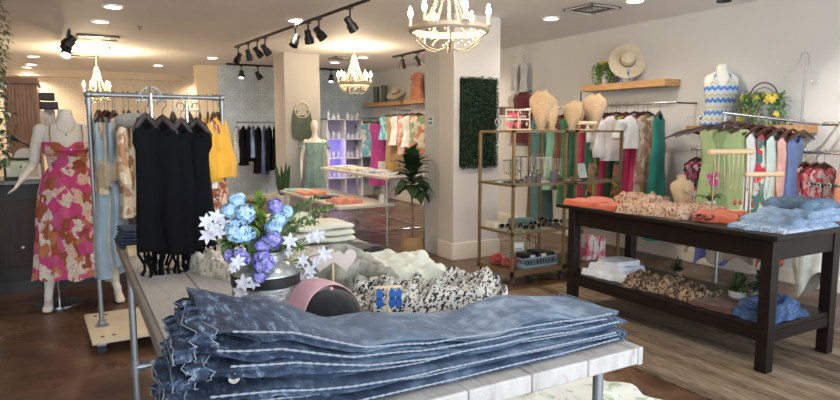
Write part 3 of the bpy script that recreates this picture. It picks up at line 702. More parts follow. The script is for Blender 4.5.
for i, (a, b, c, r, lb) in enumerate((((.90, 2.30, .045), (1.05, 2.38, .06), (1.14, 2.20, .04), .042, 'sage grey sweater rolled in front, lowest of the draped rolls'),
                             ((.93, 2.40, .07), (1.05, 2.44, .08), (1.13, 2.29, .06), .038, 'sage grey sweater roll resting on the lowest roll'),
                             ((.93, 2.50, .09), (1.03, 2.52, .115), (1.13, 2.40, .07), .036, 'sage grey sweater roll arching over the heap behind the heart sign'))):
    z = Vector((0, 0, TZ)); o = roll_mb([Vector(a)+z, Vector(b)+z, Vector(c)+z], r, i).build('sweater_roll', OLV, mods=[sub(2), ('DISPLACE', dict(texture=CLD, strength=.035, mid_level=.5)), ('SMOOTH', dict(iterations=2))]); tag(o, lb, 'sweater')
lay_cloth('sage_scarf', 'pale sage scarf twisted beside the folded black top', 'scarf', (.96, 2.86, TZ+.001), -.6, .12, .40, .05, cloth((.42, .43, .35)), seed=33, crease=.5, freq=9, wav=.12)
# spotted black and white blouse
LEO = leopard((.58, .56, .51), (.012, .012, .012), (.012, .012, .012), 66., .46)
lay_cloth('spotted_blouse', 'black and white spotted blouse spread on the table behind the jeans', 'blouse', (1.18, 1.99, TZ+.001), -.25, .56, .34, .075, LEO, seed=11, crease=.75, freq=7, nx=64, ny=48, wav=.12)
lay_cloth('blouse_sleeve', 'spotted sleeve lying to the left of the black and white blouse, by the blue earrings', 'blouse', (.945, 2.06, TZ+.001), .35, .22, .13, .03, LEO, seed=13, crease=.7, freq=9, wav=.12)
# pink and black cap
t = thing('trucker_cap', 'pink cap with black front panel lying between the vase and the jeans', 'cap', (.735, 1.90, TZ+.001), .25)
m = MB(); rs = []
for i in range(9):
    a = PI/2*i/8; rs.append([(.105*math.cos(a)*math.cos(2*PI*k/28), .10*math.cos(a)*math.sin(2*PI*k/28), .115*math.sin(a)**.8 if i else 0) for k in range(28)])
MB().rings(rs).build('crown', cloth((.010, .010, .012)), t)
m = MB(); rs = []
for i in range(19):
    a = lerp(-.25, PI+.05, i/18); c, s_ = math.cos(a), math.sin(a); R_ = .118
    rs.append([(R_*c*q*1.06, .035+dy+.03*s_, max(.003, R_*s_*q*1.12)) for q, dy in ((1, -.055), (1.05, -.01), (1.02, .075), (.98, .075), (1.0, -.005), (.95, -.055))])
MB().rings(rs).build('pink_band', cloth((.58, .32, .36), .08), t, mods=[sub(1)])
MB().ball((0, 0, .118), .007, 8).build('top_button', cloth((.58, .32, .36)), t)
# heart sign
def heart_mb(s_, th):
    m = MB(); pts = []
    for k in range(40):
        a = 2*PI*k/40; pts.append((s_*.0625*16*math.sin(a)**3*.5, s_*.0625*(13*math.cos(a)-5*math.cos(2*a)-2*math.cos(3*a)-math.cos(4*a))*.5))
    return m.rings([[(x, -th, z) for x, z in pts], [(x, th, z) for x, z in pts]])
t = thing('heart_earring_stand', 'wooden stand with two pale pink heart earring boards beside the flowers', 'earring stand', (.86, 2.20, TZ+.001), -.3)
MB().box((-.03, -.025, 0), (.03, .025, .012)).build('base', PALEWOOD, t, mods=[bevel(.002)]); MB().tube([(0, 0, .012), (0, 0, .19)], .0045, 8).build('post', PALEWOOD, t)
for x, rz in ((-.045, .15), (.045, -.12)):
    heart_mb(.095, .003).build('heart', plain((.56, .46, .43), .6), t, (x, -.004, .15), (0, rz, 0), mods=[bevel(.001)])
# earring stand with blue leaf earrings
t = thing('earring_stand', 'small wooden cone stand with two pairs of cobalt blue leaf earrings', 'earring stand', (.90, 1.80, TZ+.001), -.35)
MB().lathe([(.001, .0), (.026, 0), (.022, .012), (.006, .05), (.0045, .13), (.001, .131)], n=16).build('cone_base', PALEWOOD, t)
MB().box((-.045, -.003, .122), (.045, .003, .130)).build('crossbar', PALEWOOD, t, mods=[bevel(.001)])
BLU = plain((.012, .085, .33), .45)
for x in (-.03, .012, .034):
    m = MB(); 
    for k, (dx, dz) in enumerate(((0, -.02), (0, -.048))):
        pts = [(x+dx+.013*math.sin(2*PI*q/20)*(1 if k else .9), dz+.122+.019*math.cos(2*PI*q/20)) for q in range(20)]
        m.rings([[(a_, -.006, b_) for a_, b_ in pts], [(a_, -.004, b_) for a_, b_ in pts]])
    e = m.build('earring', BLU, t); MB().tube([(x, -.005, .126), (x, -.005, .118)], .001, 4).build('ear_wire', GOLD, e)

# ---------------------------------------------------------------- flowers in a galvanised can
VX, VY = .565, 2.08
def m_galv():
    t = NT('galvanised_tin', (.42, .43, .44), .32, .9); v = t.co(); f = t.noise(t.co((1, 1, 3)), 26., 4., 2.)
    t.base(t.ramp(f, [(.35, (.16, .17, .18)), (.55, (.42, .43, .44)), (.7, (.60, .61, .62))])); t.bump(f, .8, .01); return t.m
t = thing('milk_can_vase', 'galvanised milk can vase with dark band holding the artificial flowers', 'vase', (VX, VY, TZ+.001))
MB().lathe([(.001, 0), (.112, 0), (.116, .005), (.116, .125), (.113, .13)], n=48).build('body', m_galv(), t)
MB().lathe([(.1165, .122), (.119, .125), (.119, .158), (.1165, .160)], n=48).build('band', plain((.012, .012, .013), .35), t)
MB().lathe([(.115, .158), (.114, .165), (.085, .195), (.07, .205), (.07, .225), (.082, .24), (.078, .24), (.064, .225), (.064, .1), (.001, .1)], n=40).build('shoulder_and_neck', plain((.40, .42, .42), .28, .9), t)
rnd = random.Random(5)
VC = Vector((VX, VY, TZ+.22))
def stem_pts(a, b): 
    a = Vector(a); b = Vector(b); mid = a.lerp(b, .5)+Vector((0, 0, .02)); return [a, mid, b]
def blossom(m, at, r, petals, up, cup=.3, W=.75):
    up = Vector(up).normalized(); q = Vector((0, 0, 1)).rotation_difference(up)
    for k in range(petals):
        a = 2*PI*k/petals+rnd.random()*.3; d = q @ Vector((math.cos(a), math.sin(a), cup)); m.leaf(at, d, r, r*W, .25, up)
def cluster(name, lb, px, py, y, R, mat, r=.014, n=90, petals=4, grp=None):
    c = PY(px, py, y); m = MB()
    for i in range(n):
        d = Vector((rnd.gauss(0, 1), rnd.gauss(0, 1), rnd.gauss(0, .9))).normalized()
        blossom(m, c+d*R*rnd.uniform(.6, 1.2), r*rnd.uniform(.8, 1.2), petals, d, .25, .9)
    o = m.build('flower_head', mat, None); st = MB().tube(stem_pts(VC+Vector((rnd.uniform(-.03, .03), rnd.uniform(-.03, .03), -.08)), c), .0022, 5).build('stem', foliage((.06, .12, .03), (.1, .2, .05)), o)
    o.name = name; return tag(o, lb, 'flower', grp)
LB = NT('petal', (.33, .5, .68), .6); LB.base(LB.ramp(LB.noise(LB.co(), 60., 2.), [(.35, (.22, .40, .62)), (.65, (.46, .62, .76))])); LB = LB.m
PU = NT('petal', (.2, .2, .6), .6); PU.base(PU.ramp(PU.noise(PU.co(), 60., 2.), [(.35, (.15, .14, .46)), (.65, (.36, .34, .72))])); PU = PU.m
WH = plain((.56, .56, .62), .6)
for args in (('hydrangea', 'pale blue blossom at the very top left of the bouquet', 237, 201, 2.05, .022, LB), ('hydrangea', 'pale blue blossom at the upper left edge of the bouquet', 229, 212, 2.03, .022, LB),
             ('hydrangea', 'pale blue blossom right of the bouquet top left, above the big one', 245, 214, 2.0, .026, LB), ('hydrangea', 'large pale blue blossom, lower left of the bouquet', 236, 231, 1.97, .032, LB),
             ('hydrangea', 'pale blue blossom low in the left blue group beside the green leaves', 246, 235, 2.0, .024, LB),
             ('hydrangea', 'pale blue blossom right of the green leaves in the bouquet', 279, 219, 2.02, .024, LB), ('hydrangea', 'pale blue blossom right of centre under the purple one', 274, 228, 2.0, .024, LB),
             ('hydrangea', 'small pale blue blossom at the right end of the bouquet blues', 286, 212, 2.05, .018, LB)):
    cluster(*args, grp=None)
for args in (('lilac', 'purple blossom at the top right of the bouquet', 275, 206, 2.04, .02, PU), ('lilac', 'purple blossom in the middle of the bouquet', 272, 240, 1.96, .026, PU),
             ('lilac', 'purple blossom left of centre touching the can shoulder', 241, 258, 1.93, .022, PU), ('lilac', 'large purple blossom over the dark band of the can', 264, 263, 1.92, .034, PU),
             ('lilac', 'small purple blossom left of the middle purple one', 262, 246, 1.97, .018, PU), ('lilac', 'small purple blossom hanging lowest over the dark band', 259, 277, 1.93, .015, PU), ('lilac', 'small purple blossom at the far left of the can shoulder', 230, 256, 1.97, .016, PU)):
    cluster(*args, r=.012, petals=5)
def lilies(lb, spots, y):
    o = None
    for i, (px, py, r) in enumerate(spots):
        c = PY(px, py, y+rnd.uniform(-.03, .03)); m = MB(); d = Vector((-.35+rnd.uniform(-.4, .4), -1, rnd.uniform(-.1, .6)))
        blossom(m, c, r, 6, d, .3, .52); m.ball(c, .004, 6)
        f = m.build('white_lily', WH); tag(f, lb, 'flower', lb.replace('white star lily', 'white star lilies'))
        MB().tube(stem_pts(VC+Vector((0, 0, -.08)), c+Vector((0, .01, 0))), .0018, 5).build('stem', foliage((.06, .12, .03), (.1, .2, .05)), f)
lilies('white star lily at the left side of the bouquet', [(207, 222, .028), (216, 217, .028), (208, 236, .03), (219, 231, .026), (225, 224, .024), (213, 228, .02)], 1.98)
lilies('white star lily drooping over the front of the can', [(238, 262, .026), (244, 283, .03), (254, 283, .022), (240, 292, .026), (233, 268, .018)], 1.93)
lilies('white star lily at the right side of the bouquet', [(290, 241, .03), (288, 252, .02), (303, 260, .024), (310, 270, .026), (296, 270, .022), (316, 262, .018), (311, 280, .026), (302, 278, .018), (325, 254, .03), (318, 236, .028), (310, 238, .02), (305, 288, .02)], 2.02)
def sprig(lb, base, tip, n, L, W, mat, spread=.6, name='leaf_sprig'):
    a, b = Vector(base), Vector(tip); m = MB(); pts = [a, a.lerp(b, .5)+Vector((0, 0, .03)), b]
    m2 = MB().tube(pts, .0022, 5)
    for i in range(n):
        t_ = .3+.7*(i+1)/n; p = a.lerp(b, t_)+Vector((0, 0, .03*math.sin(PI*t_))); d = (b-a).normalized()*(1-spread*.5)+Vector((rnd.gauss(0, 1), rnd.gauss(0, 1), rnd.gauss(0, .7))).normalized()*spread
        m.leaf(p, d, L*rnd.uniform(.7, 1.1), W, .3)
    o = m.build('leaves', mat); m2.build('stem', mat, o); o.name = name; return tag(o, lb, 'foliage')
LG = foliage((.10, .17, .025), (.26, .34, .05)); MG = foliage((.06, .13, .035), (.15, .25, .08)); DG = foliage((.02, .05, .018), (.05, .10, .03))
for lb, px, py, y, mt in (('yellow green leaf spray at the top centre of the bouquet', 258, 202, 2.06, LG), ('yellow green leaf spray in the bouquet centre below the topmost one', 262, 222, 2.0, LG), ('green leaf spray low between the purple blossoms', 256, 243, 1.98, MG),
                      ('dark green leaf spray at the left behind the lilies', 226, 246, 2.06, MG), ('dark leaf spray behind the left blue blossoms', 246, 222, 2.12, DG)):
    sprig(lb, VC, PY(px, py, y), 20, .066, .028, mt, .8)
for lb, px, py, y, n_ in (('fine leaved green branch reaching up right of the bouquet', 303, 203, 2.22, 70), ('fine leaved green branch farthest right, over the cream pile', 333, 205, 2.30, 80), ('fine leaved green branch just right of the blue blossoms', 294, 222, 2.1, 60),
                      ('fine leaved green branch low at the right of the bouquet', 303, 248, 2.1, 70), ('fine leaved green branch pointing right under the purple blossom', 316, 222, 2.2, 50), ('fine leaved green branch at the back of the bouquet, topmost on the right', 318, 196, 2.3, 50)):
    sprig(lb, VC, PY(px, py, y), n_, .022, .013, MG, 1.1)
# shirts on the lower shelf
lay_cloth('leaf_print_shirt', 'white shirt with pale green leaf print on the shelf under the jeans', 'shirt', (1.60, 1.72, .361), .05, .86, .56, .075, NT('x').m, seed=41, crease=.35, freq=4, wav=.08)
m_ = NT('leaf_print', (.7, .7, .68), .85); vv = m_.co((1, 1, 1)); f_ = m_.noise(vv, 13., 2., 1.5)
m_.base(m_.ramp(f_, [(0, (.68, .69, .65)), (.60, (.68, .69, .65)), (.63, (.30, .42, .28)), (.68, (.42, .52, .40)), (.72, (.68, .69, .65))]))
bpy.data.objects['leaf_print_shirt'].data.materials[0] = m_.m
lay_cloth('striped_scarf', 'black and tan crumpled scarf left of the leaf print shirt', 'scarf', (.94, 1.70, .361), .1, .34, .40, .07, print_(((.03, .02, .02), (.32, .24, .18), (.02, .02, .02), (.2, .12, .08)), 30.), seed=44, crease=.8, freq=9)
#PART4
# ================================================================== left: cash desk, cabinet, mannequin
DC = plain((.010, .007, .006), .5)
t = thing('cash_desk', 'dark brown cash desk counter behind the dress mannequin', 'counter', (-.6, 7.0, 0))
box('body', (-2.0, -.3, 0), (1.75, .3, 1.0), DC, t, .006)
box('worktop', (-2.03, -.33, 1.0), (1.78, .33, 1.045), plain((.03, .022, .02), .25), t, .005)
box('kick_board', (-2.0, -.31, 0), (1.75, -.302, .1), plain((.015, .01, .01), .4), t)
for x in (-.05, .75): box('front_panel', (x, -.312, .24), (x+.62, -.302, .86), wood((.03, .02, .016), (.05, .035, .028), (10, 10, 1)), t, .004)
tag(MB().lathe([(.012, 0), (.012, .006), (.001, .008)], n=10, tilt=Matrix.Rotation(PI/2, 3, 'X')).build('outlet_stud', WHITE, None, (-.44, 6.687, .42)), 'tiny pale stud on the desk front panel left of the mannequin', 'stud')
t = thing('tall_cabinet', 'tall reddish brown ribbed wooden cabinet standing behind the cash desk', 'cabinet', (-.42, 8.0, 0))
m = MB().box((-.16, -.3, 0), (.14, .3, 1.98))
for k in range(9): m.box((-.16+.0333*k+.004, -.306, 0), (-.16+.0333*k+.029, -.3, 1.98))
m.build('body', wood((.22, .11, .07), (.32, .18, .12), (9, 9, .8)), t, smooth=False)
box('cornice', (-.17, -.32, 1.98), (.16, .32, 2.05), wood((.17, .085, .055), (.25, .13, .09)), t, .01)
p = PY(43, 105, 8.2)
for dz, lb in ((.0, 'dark folded hat box on the shelf right of the tall cabinet, upper one'), (-.1, 'dark brown box right of the tall cabinet, lower one')):
    tag(box('hat_box', (p.x-.06, 8.0, p.z+.05+dz), (p.x+.12+.03*(dz < 0), 8.25, p.z+.13+dz), plain((.03, .015, .02), .5), None, .008), lb, 'box')
lay_cloth('white_shirt', 'white shirt hanging below the dark boxes beside the cabinet', 'shirt', (p.x+.04, 8.1, p.z-.32), 0, .16, .18, .26, cloth((.5, .48, .45)), seed=2)
def frame(lb, loc, w, h, fc, pc, tilt=-.2, rz=0.):
    t = thing('picture_frame', lb, 'picture frame', loc, rz)
    m = MB()
    for a, b in (((-w/2, 0, 0), (w/2, .02, .025)), ((-w/2, 0, h-.025), (w/2, .02, h)), ((-w/2, 0, .025), (-w/2+.02, .02, h-.025)), ((w/2-.02, 0, .025), (w/2, .02, h-.025))): m.box(a, b)
    m.build('frame', fc, t, rot=(tilt, 0, 0), smooth=False); MB().box((-w/2+.02, .006, .025), (w/2-.02, .014, h-.025)).build('picture', pc, t, rot=(tilt, 0, 0), smooth=False)
    MB().tube([(0, .02, h*.6), (0, .11, 0)], .006, 6).build('prop', fc, t)
frame('black framed pale green sign leaning on the cash desk', (-.42, 6.80, 1.046), .27, .2, BLACK, plain((.50, .58, .46), .5))
frame('smaller white framed card standing before the black frame on the cash desk', (-.33, 6.74, 1.046), .15, .15, plain((.7, .67, .62), .5), plain((.5, .44, .40), .5), rz=.15)
t = thing('ring_lamp', 'black gooseneck lamp with pale round disc on the cash desk', 'lamp', (-.30, 6.95, 1.046))
MB().lathe([(.001, 0), (.07, 0), (.07, .012), (.01, .02)], n=20).tube([(0, 0, .01), (.03, 0, .14), (.0, 0, .26), (-.08, 0, .33), (-.13, 0, .36)], .009, 8).tube([(-.13, 0, .36), (-.19, 0, .39)], .02, 10).build('arm', BLACK, t)
MB().lathe([(.001, -.01), (.085, -.01), (.085, .01), (.001, .01)], n=28, tilt=Matrix.Rotation(PI/2, 3, 'X')).build('disc', plain((.6, .58, .55), .5), t, (-.09, .0, .20))
# hanging garland at the left edge
m = MB(); fl = MB(); rnd = random.Random(77); g0 = PY(-6, 100, 6.0)
for i in range(900):
    z = rnd.uniform(1.2, 2.78); a = rnd.uniform(0, 2*PI); r = .11*rnd.random()**.5*(1+.25*math.sin(z*9)); p = (g0.x+r*math.cos(a), 6.0+r*math.sin(a), z)
    d = (math.cos(a), math.sin(a), rnd.uniform(-1, .6))
    (fl if (z < 2.1 and rnd.random() < .22) else m).leaf(p, d, .05, .028, .3)
g = m.build('leaves', foliage((.03, .07, .02), (.09, .16, .05)), None, smooth=False); g.name = 'hanging_garland'; tag(g, 'hanging garland of green leaves and white flowers at the left photo edge', 'garland')
fl.build('blossoms', plain((.68, .66, .60), .6), g, smooth=False); MB().tube([(g0.x, 6, 1.2), (g0.x, 6, 2.79)], .008, 6).build('vine_stem', DWOOD, g)
# cream side chair leg at the left edge
t = thing('side_stool', 'white painted stool cut by the left edge of the photo', 'stool', (-.78, 6.05, 0))
MB().box((-.16, -.14, .40), (.16, .14, .43)).build('seat', WHITE, t, mods=[bevel(.008)])
for x in (-.13, .13):
    for y in (-.11, .11): MB().tube([(x*1.05, y*1.05, 0), (x, y, .4)], [.013, .018], 10).build('leg', WHITE, t)

def mannequin(name, lb, loc, rz, head, arms, legs, mat, base=True, s_=1.):
    t = thing(name, lb, 'mannequin', loc, rz)
    m = MB()
    # torso: (z, half width, half depth, y shift)
    tor = [(.78, .09, .08, 0), (.84, .165, .10, .005), (.92, .175, .115, .01), (1.0, .15, .10, 0), (1.10, .118, .085, -.005), (1.2, .13, .095, -.01), (1.29, .155, .118, -.025), (1.37, .158, .10, -.01), (1.44, .165, .072, 0), (1.48, .125, .058, 0), (1.505, .065, .052, 0), (1.56, .05, .05, -.005), (1.60, .047, .047, -.01)]
    rs = []
    for z, a, b, y in tor: rs.append([(a*math.cos(2*PI*k/28), y+b*math.sin(2*PI*k/28), z) for k in range(28)])
    m.rings(rs)
    for sx in (-1, 1): m.ball((sx*.06, -.07, 1.26), .055, 10)
    if head:
        m.lathe([(.001, 1.58), (.045, 1.60), (.062, 1.64), (.075, 1.70), (.078, 1.75), (.065, 1.80), (.035, 1.83), (.001, 1.835)], (0, -.015, 0), 22, .92, 1.1)
        m.tube([(0, -.09, 1.725), (0, -.115, 1.70), (0, -.1, 1.69)], [.008, .012, .006], 8)
    for pts in arms:
        n = len(pts); rr = [lerp(.043, .022, i/(n-1)) for i in range(n)]; m.tube([Vector(p) for p in pts], rr, 14)
        m.ball(pts[0], .047, 10)
        a, b = Vector(pts[-2]), Vector(pts[-1]); d = (b-a).normalized(); sd = d.cross(Vector((0, 1, 0))).normalized(); y = sd.cross(d)
        m.tube([b, b+d*.04, b+d*.085], [(.021, .016), (.036, .014), (.034, .011)], 12, up=y)
        for k in range(4):
            o_ = sd*0+y*(k-1.5)*.018; l = (.06, .072, .068, .052)[k]
            m.tube([b+d*.08+o_, b+d*(.08+l*.5)+o_*1.1-sd*.006, b+d*(.08+l)+o_*1.1-sd*.022], [.0085, .0078, .0055], 8)
        m.tube([b+d*.02+y*.028, b+d*.05+y*.045, b+d*.085+y*.048], [.012, .010, .006], 8)
    for pts in legs:
        rr = [.088, .074, .052, .056, .042, .029, .032]; m.tube([Vector(p) for p in pts], rr[:len(pts)], 18)
        an = Vector(pts[-1])
        # foot on tiptoe: heel, arch, ball, toes
        fd = Vector((pts[-1][0]-pts[-3][0], -.9, 0)).normalized()
        m.tube([an+Vector((0, .0, .02)), an-fd*.02+Vector((0, 0, -.035)), an+fd*.06+Vector((0, 0, -an.z*.62)), an+fd*.12+Vector((0, 0, -an.z+.024)), an+fd*.165+Vector((0, 0, -an.z+.014))], [(.03, .03), (.033, .032), (.028, .034), (.019, .04), (.010, .03)], 14, up=(0, 0, 1))
        m.ball(an-fd*.03+Vector((0, 0, -.045)), .03, 8)
    o = m.build('body', mat, t, mods=[('REMESH', dict(mode='VOXEL', voxel_size=.011, use_smooth_shade=True)), ('SMOOTH', dict(factor=.7, iterations=4))])
    if base:
        MB().lathe([(.001, 0), (.16, 0), (.16, .008), (.001, .01)], (-.12, .12, 0), 32).tube([(-.12, .12, .008), (-.12, .11, .50)], .008, 8).build('base_rod', CHROME, t)
    t.scale = (s_,)*3
    return t
mx, my = -.03, 5.94
t = mannequin('dress_mannequin', 'white headless mannequin in pink, brown and white long dress by the cash desk', (mx, my, 0), .0, False,
    [[(-.165, .0, 1.44), (-.20, .02, 1.30), (-.215, .01, 1.18), (-.24, -.05, 1.14), (-.28, -.10, 1.08), (-.295, -.12, 1.055)],
     [(.165, .0, 1.44), (.19, .05, 1.30), (.20, .10, 1.15), (.20, .13, 1.0), (.20, .13, .92)]],
    [[(-.08, 0, .84), (-.11, -.01, .68), (-.13, -.02, .50), (-.15, .0, .40), (-.165, .01, .26), (-.18, .0, .13), (-.185, .0, .09)],
     [(.08, 0, .84), (.13, .0, .68), (.17, .0, .50), (.20, .02, .40), (.235, .03, .26), (.275, .03, .13), (.285, .03, .09)]], IVORY, s_=1.04); t.scale = (1.13, 1.1, 1.045)
FLM = print_(((.60, .055, .22), (.55, .06, .2), (.28, .07, .025), (.70, .64, .55), (.60, .10, .26), (.68, .60, .50), (.50, .20, .07), (.70, .48, .38), (.34, .09, .03)), 17., 1.6, 3.)
m = MB(); rs = []; n = 72
for i, (z, a, b, y) in enumerate([(1.345, .160, .135, -.025), (1.28, .168, .15, -.03), (1.22, .138, .105, -.012), (1.14, .125, .095, -.005), (1.13, .135, .105, -.0), (1.05, .18, .13, 0), (.95, .205, .145, 0), (.80, .222, .16, 0), (.66, .232, .17, 0), (.655, .245, .18, 0), (.5, .262, .2, 0), (.38, .272, .215, 0), (.26, .285, .225, 0)]):
    am = 0 if i < 4 else .02+.05*(1.13-z)/.87; ring = []
    for k in range(n):
        q = 2*PI*k/n; r = 1+am*math.sin(15*q+.5*z*9)+am*.6*math.sin(7*q+2)
        zz = z + (-.045*math.exp(-((math.cos(q))/.22)**2) if (i == 0 and math.sin(q) < 0) else 0) + (.012*math.sin(9*q) if i == 12 else 0)
        ring.append((a*math.cos(q)*r+(.0 if i < 9 else .02), y+b*math.sin(q)*r, zz))
    rs.append(ring)
d = m.rings(rs, (False, False)).build('maxi_dress', FLM, t)
m = MB()
for sx in (-1, 1): m.tube([(sx*.10, -.13, 1.315), (sx*.105, -.10, 1.40), (sx*.10, -.05, 1.475), (sx*.10, .02, 1.48), (sx*.09, .08, 1.40), (sx*.09, .09, 1.32)], .0045, 6)
m.build('strap', cloth((.45, .2, .12)), d)
m = MB(); m.tube([(-.06, -.05, 1.50), (-.05, -.085, 1.44), (0, -.105, 1.41), (.05, -.085, 1.44), (.06, -.05, 1.50)], .0015, 5); m.ball((0, -.108, 1.40), .006, 6); m.build('necklace', GOLD, t)

# ================================================================== back of the shop
def rail_rack(name, lb, a, b, h, mat=CHROME, feet=True):
    a = Vector((a[0], a[1], 0)); b = Vector((b[0], b[1], 0)); c = (a+b)/2; L = (b-a).length; rz = math.atan2(b.y-a.y, b.x-a.x)
    t = thing(name, lb, 'clothes rack', c, rz); MB().tube([(-L/2, 0, h), (L/2, 0, h)], .013, 10).build('top_bar', mat, t)
    for x in (-L/2+.02, L/2-.02):
        MB().tube([(x, 0, .09), (x, 0, h)], .012, 10).build('upright', mat, t)
        MB().tube([(x, -.25, .085), (x, .25, .085)], .013, 8).build('foot_bar', mat, t)
        for y in (-.24, .24): MB().tube([(x-.012, y, .035), (x+.012, y, .035)], .035, 14).box((x-.015, y-.015, .04), (x+.015, y+.015, .085)).build('caster', BLACK, t)
    MB().tube([(-L/2, 0, .085), (L/2, 0, .085)], .010, 8).build('bottom_bar', mat, t)
    return t
rail_rack('rolling_clothes_rack', 'chrome rolling rack with dark clothes against the blue tiled wall', (2.9, 12.55), (3.95, 12.55), 1.66)
g = 'dark hangers on the back wall rolling rack'
for i, (px, lb, mt, L, W) in enumerate(((237, 'black and white spotted top at the left end of the back rolling rack', leopard((.6, .6, .6), (.03, .03, .03), (.03, .03, .03), 40.), .72, .2), (243, 'black dress next to the spotted top on the back rolling rack', BLK, .78, .2),
      (249, 'black blouse left of the blue garment on the back rolling rack', BLK, .7, .2), (253, 'blue striped shirt among the black clothes on the back rolling rack', cloth((.20, .28, .45)), .62, .17),
      (258, 'black shirt right of the blue striped shirt on the back rack', BLK, .95, .2), (264, 'long grey blue scarf top on the back rolling rack', cloth((.10, .13, .25)), .98, .18), (269, 'black long dress near the right end of the back rolling rack', BLK, .9, .21), (275, 'black jacket at the right end of the back rolling rack', BLK, .86, .22))):
    x = PY(px, 122, 12.55).x; garment('hanging_garment', lb, 'clothing', (x, 12.55, 1.675), PI/2-.5, mt, W, L, 'dark hanger on the back wall rolling rack', g, depth=.05, seed=50+i, hz=.1, n=28)
# pillar decoration
p = PY(302, 110, 10.18)
t = thing('macrame_hanging', 'woven ring wall hanging with dark green fringe on the back pillar', 'wall hanging', (p.x, 10.17, p.z))
MB().tube([(.13*math.cos(2*PI*k/28), 0, .13*math.sin(2*PI*k/28)) for k in range(28)], .012, 8, closed=True).tube([(.085*math.cos(2*PI*k/20), 0, .085*math.sin(2*PI*k/20)-.02) for k in range(20)], .006, 6, closed=True).tube([(.045*math.cos(2*PI*k/20), 0, .045*math.sin(2*PI*k/20)-.03) for k in range(20)], .005, 6, closed=True).build('ring', cloth((.60, .55, .47)), t)
m = MB(); rnd = random.Random(3)
for i in range(34):
    x = lerp(-.16, .16, i/33); z0 = -.01 if abs(x) > .1 else -.09; m.tube([(x*.85, 0, z0), (x*1.1, -.01, -.25), (x*1.08, -.0, -.47-.05*math.cos(x*9))], .008, 5)
o = m.build('fringe', cloth((.09, .12, .09)), t); o['kind'] = 'stuff'
t = thing('snake_plant', 'snake plant with upright dark leaves in a pale pot by the back pillar', 'plant', (3.02, 9.9, 0))
MB().lathe([(.001, 0), (.12, 0), (.10, .22), (.001, .22)], n=24).build('pedestal', PALEWOOD, t)
MB().lathe([(.001, .22), (.085, .22), (.11, .44), (.10, .44), (.09, .42), (.001, .42)], n=28).build('pot', WHITE, t)
m = MB(); rnd = random.Random(8)
for i in range(15):
    a = rnd.uniform(0, 2*PI); r = rnd.uniform(.0, .05); h = rnd.uniform(.36, .58); b = Vector((r*math.cos(a), r*math.sin(a), .42)); tip = b+Vector((math.cos(a)*.09, math.sin(a)*.09, h))
    m.tube([b, b.lerp(tip, .4)+Vector((.012*math.cos(a), 0, 0)), b.lerp(tip, .75), tip], [(.018, .005), (.028, .005), (.022, .004), (.002, .001)], 8)
m.build('leaves', DG, t)
# back mannequin in teal dress
p = PY(314, 137, 11.0)
TEAL = cloth((.20, .33, .31))
t = mannequin('dress_form', 'white mannequin with a head in a pale teal dress behind the back pillar', (3.57, 9.88, 0), -.3, True,
    [[(-.165, .0, 1.44), (-.215, .02, 1.25), (-.24, .03, 1.12), (-.25, -.02, .95), (-.25, -.04, .86)], [(.165, 0, 1.44), (.215, .02, 1.25), (.24, .03, 1.12), (.25, -.02, .95), (.25, -.04, .86)]],
    [[(-.08, 0, .84), (-.09, -.01, .66), (-.09, -.01, .5), (-.09, .02, .4), (-.09, .02, .26), (-.09, .02, .13), (-.09, .02, .09)], [(.08, 0, .84), (.09, -.01, .66), (.09, -.01, .5), (.09, .02, .4), (.09, .02, .26), (.09, .02, .13), (.09, .02, .09)]], IVORY, s_=.91)
m = garment_mb(.19, 1.15, depth=.20, neck=.11, prof=[(0, .95), (.28, .75), (1, 1.25)], drop=.04, scoop=.12, seed=5, sleeves=(.10, .05, .06)); d = m.build('teal_dress', TEAL, t, (0, 0, 1.475))
# white cube shelves with glassware
t = thing('cube_shelf', 'white open cube shelving unit against the blue tiled wall', 'shelving unit', (5.19, 12.6, 0))
m = MB(); hw = .42
for x in (-hw, .0, hw-.02): m.box((x, -.17, .02), (x+.02, .17, 1.74))
for z in (.02, .45, .88, 1.3, 1.72): m.box((-hw, -.17, z), (hw, .17, z+.02))
m.build('frame', plain((.75, .75, .8), .4), t, smooth=False)
MB().box((-hw, .165, .02), (hw, .17, 1.74)).build('back_panel', plain((.40, .38, .62), .5), t, smooth=False)
l = bpy.data.lights.new('lamp_light', 'POINT'); l.energy = 1.6; l.color = (.45, .35, 1); l.shadow_soft_size = .05
for z in (1.25, .82):
    o = bpy.data.objects.new('lamp_light', l); C.collection.objects.link(o); o.parent = t; o.location = (-.2, -.12, z)
rnd = random.Random(4); k = 0
GLS = plain((.62, .62, .72), .15)
for z in (.47, .90, 1.32, 1.741):
    for x in (-.33, -.22, -.11, .11, .22, .33):
        h = rnd.uniform(.1, .2); r = rnd.uniform(.03, .045)
        o = MB().lathe([(.001, 0), (r, 0), (r*1.05, h*.6), (r*.45, h*.75), (r*.45, h*.95), (r*.6, h), (.001, h)], n=14).build('candle_jar', GLS, None, (5.19+x, 12.55+rnd.uniform(-.04, .04), z)); tag(o, 'pale glass jar on the white cube shelves', 'jar', 'glassware on the white cube shelves')
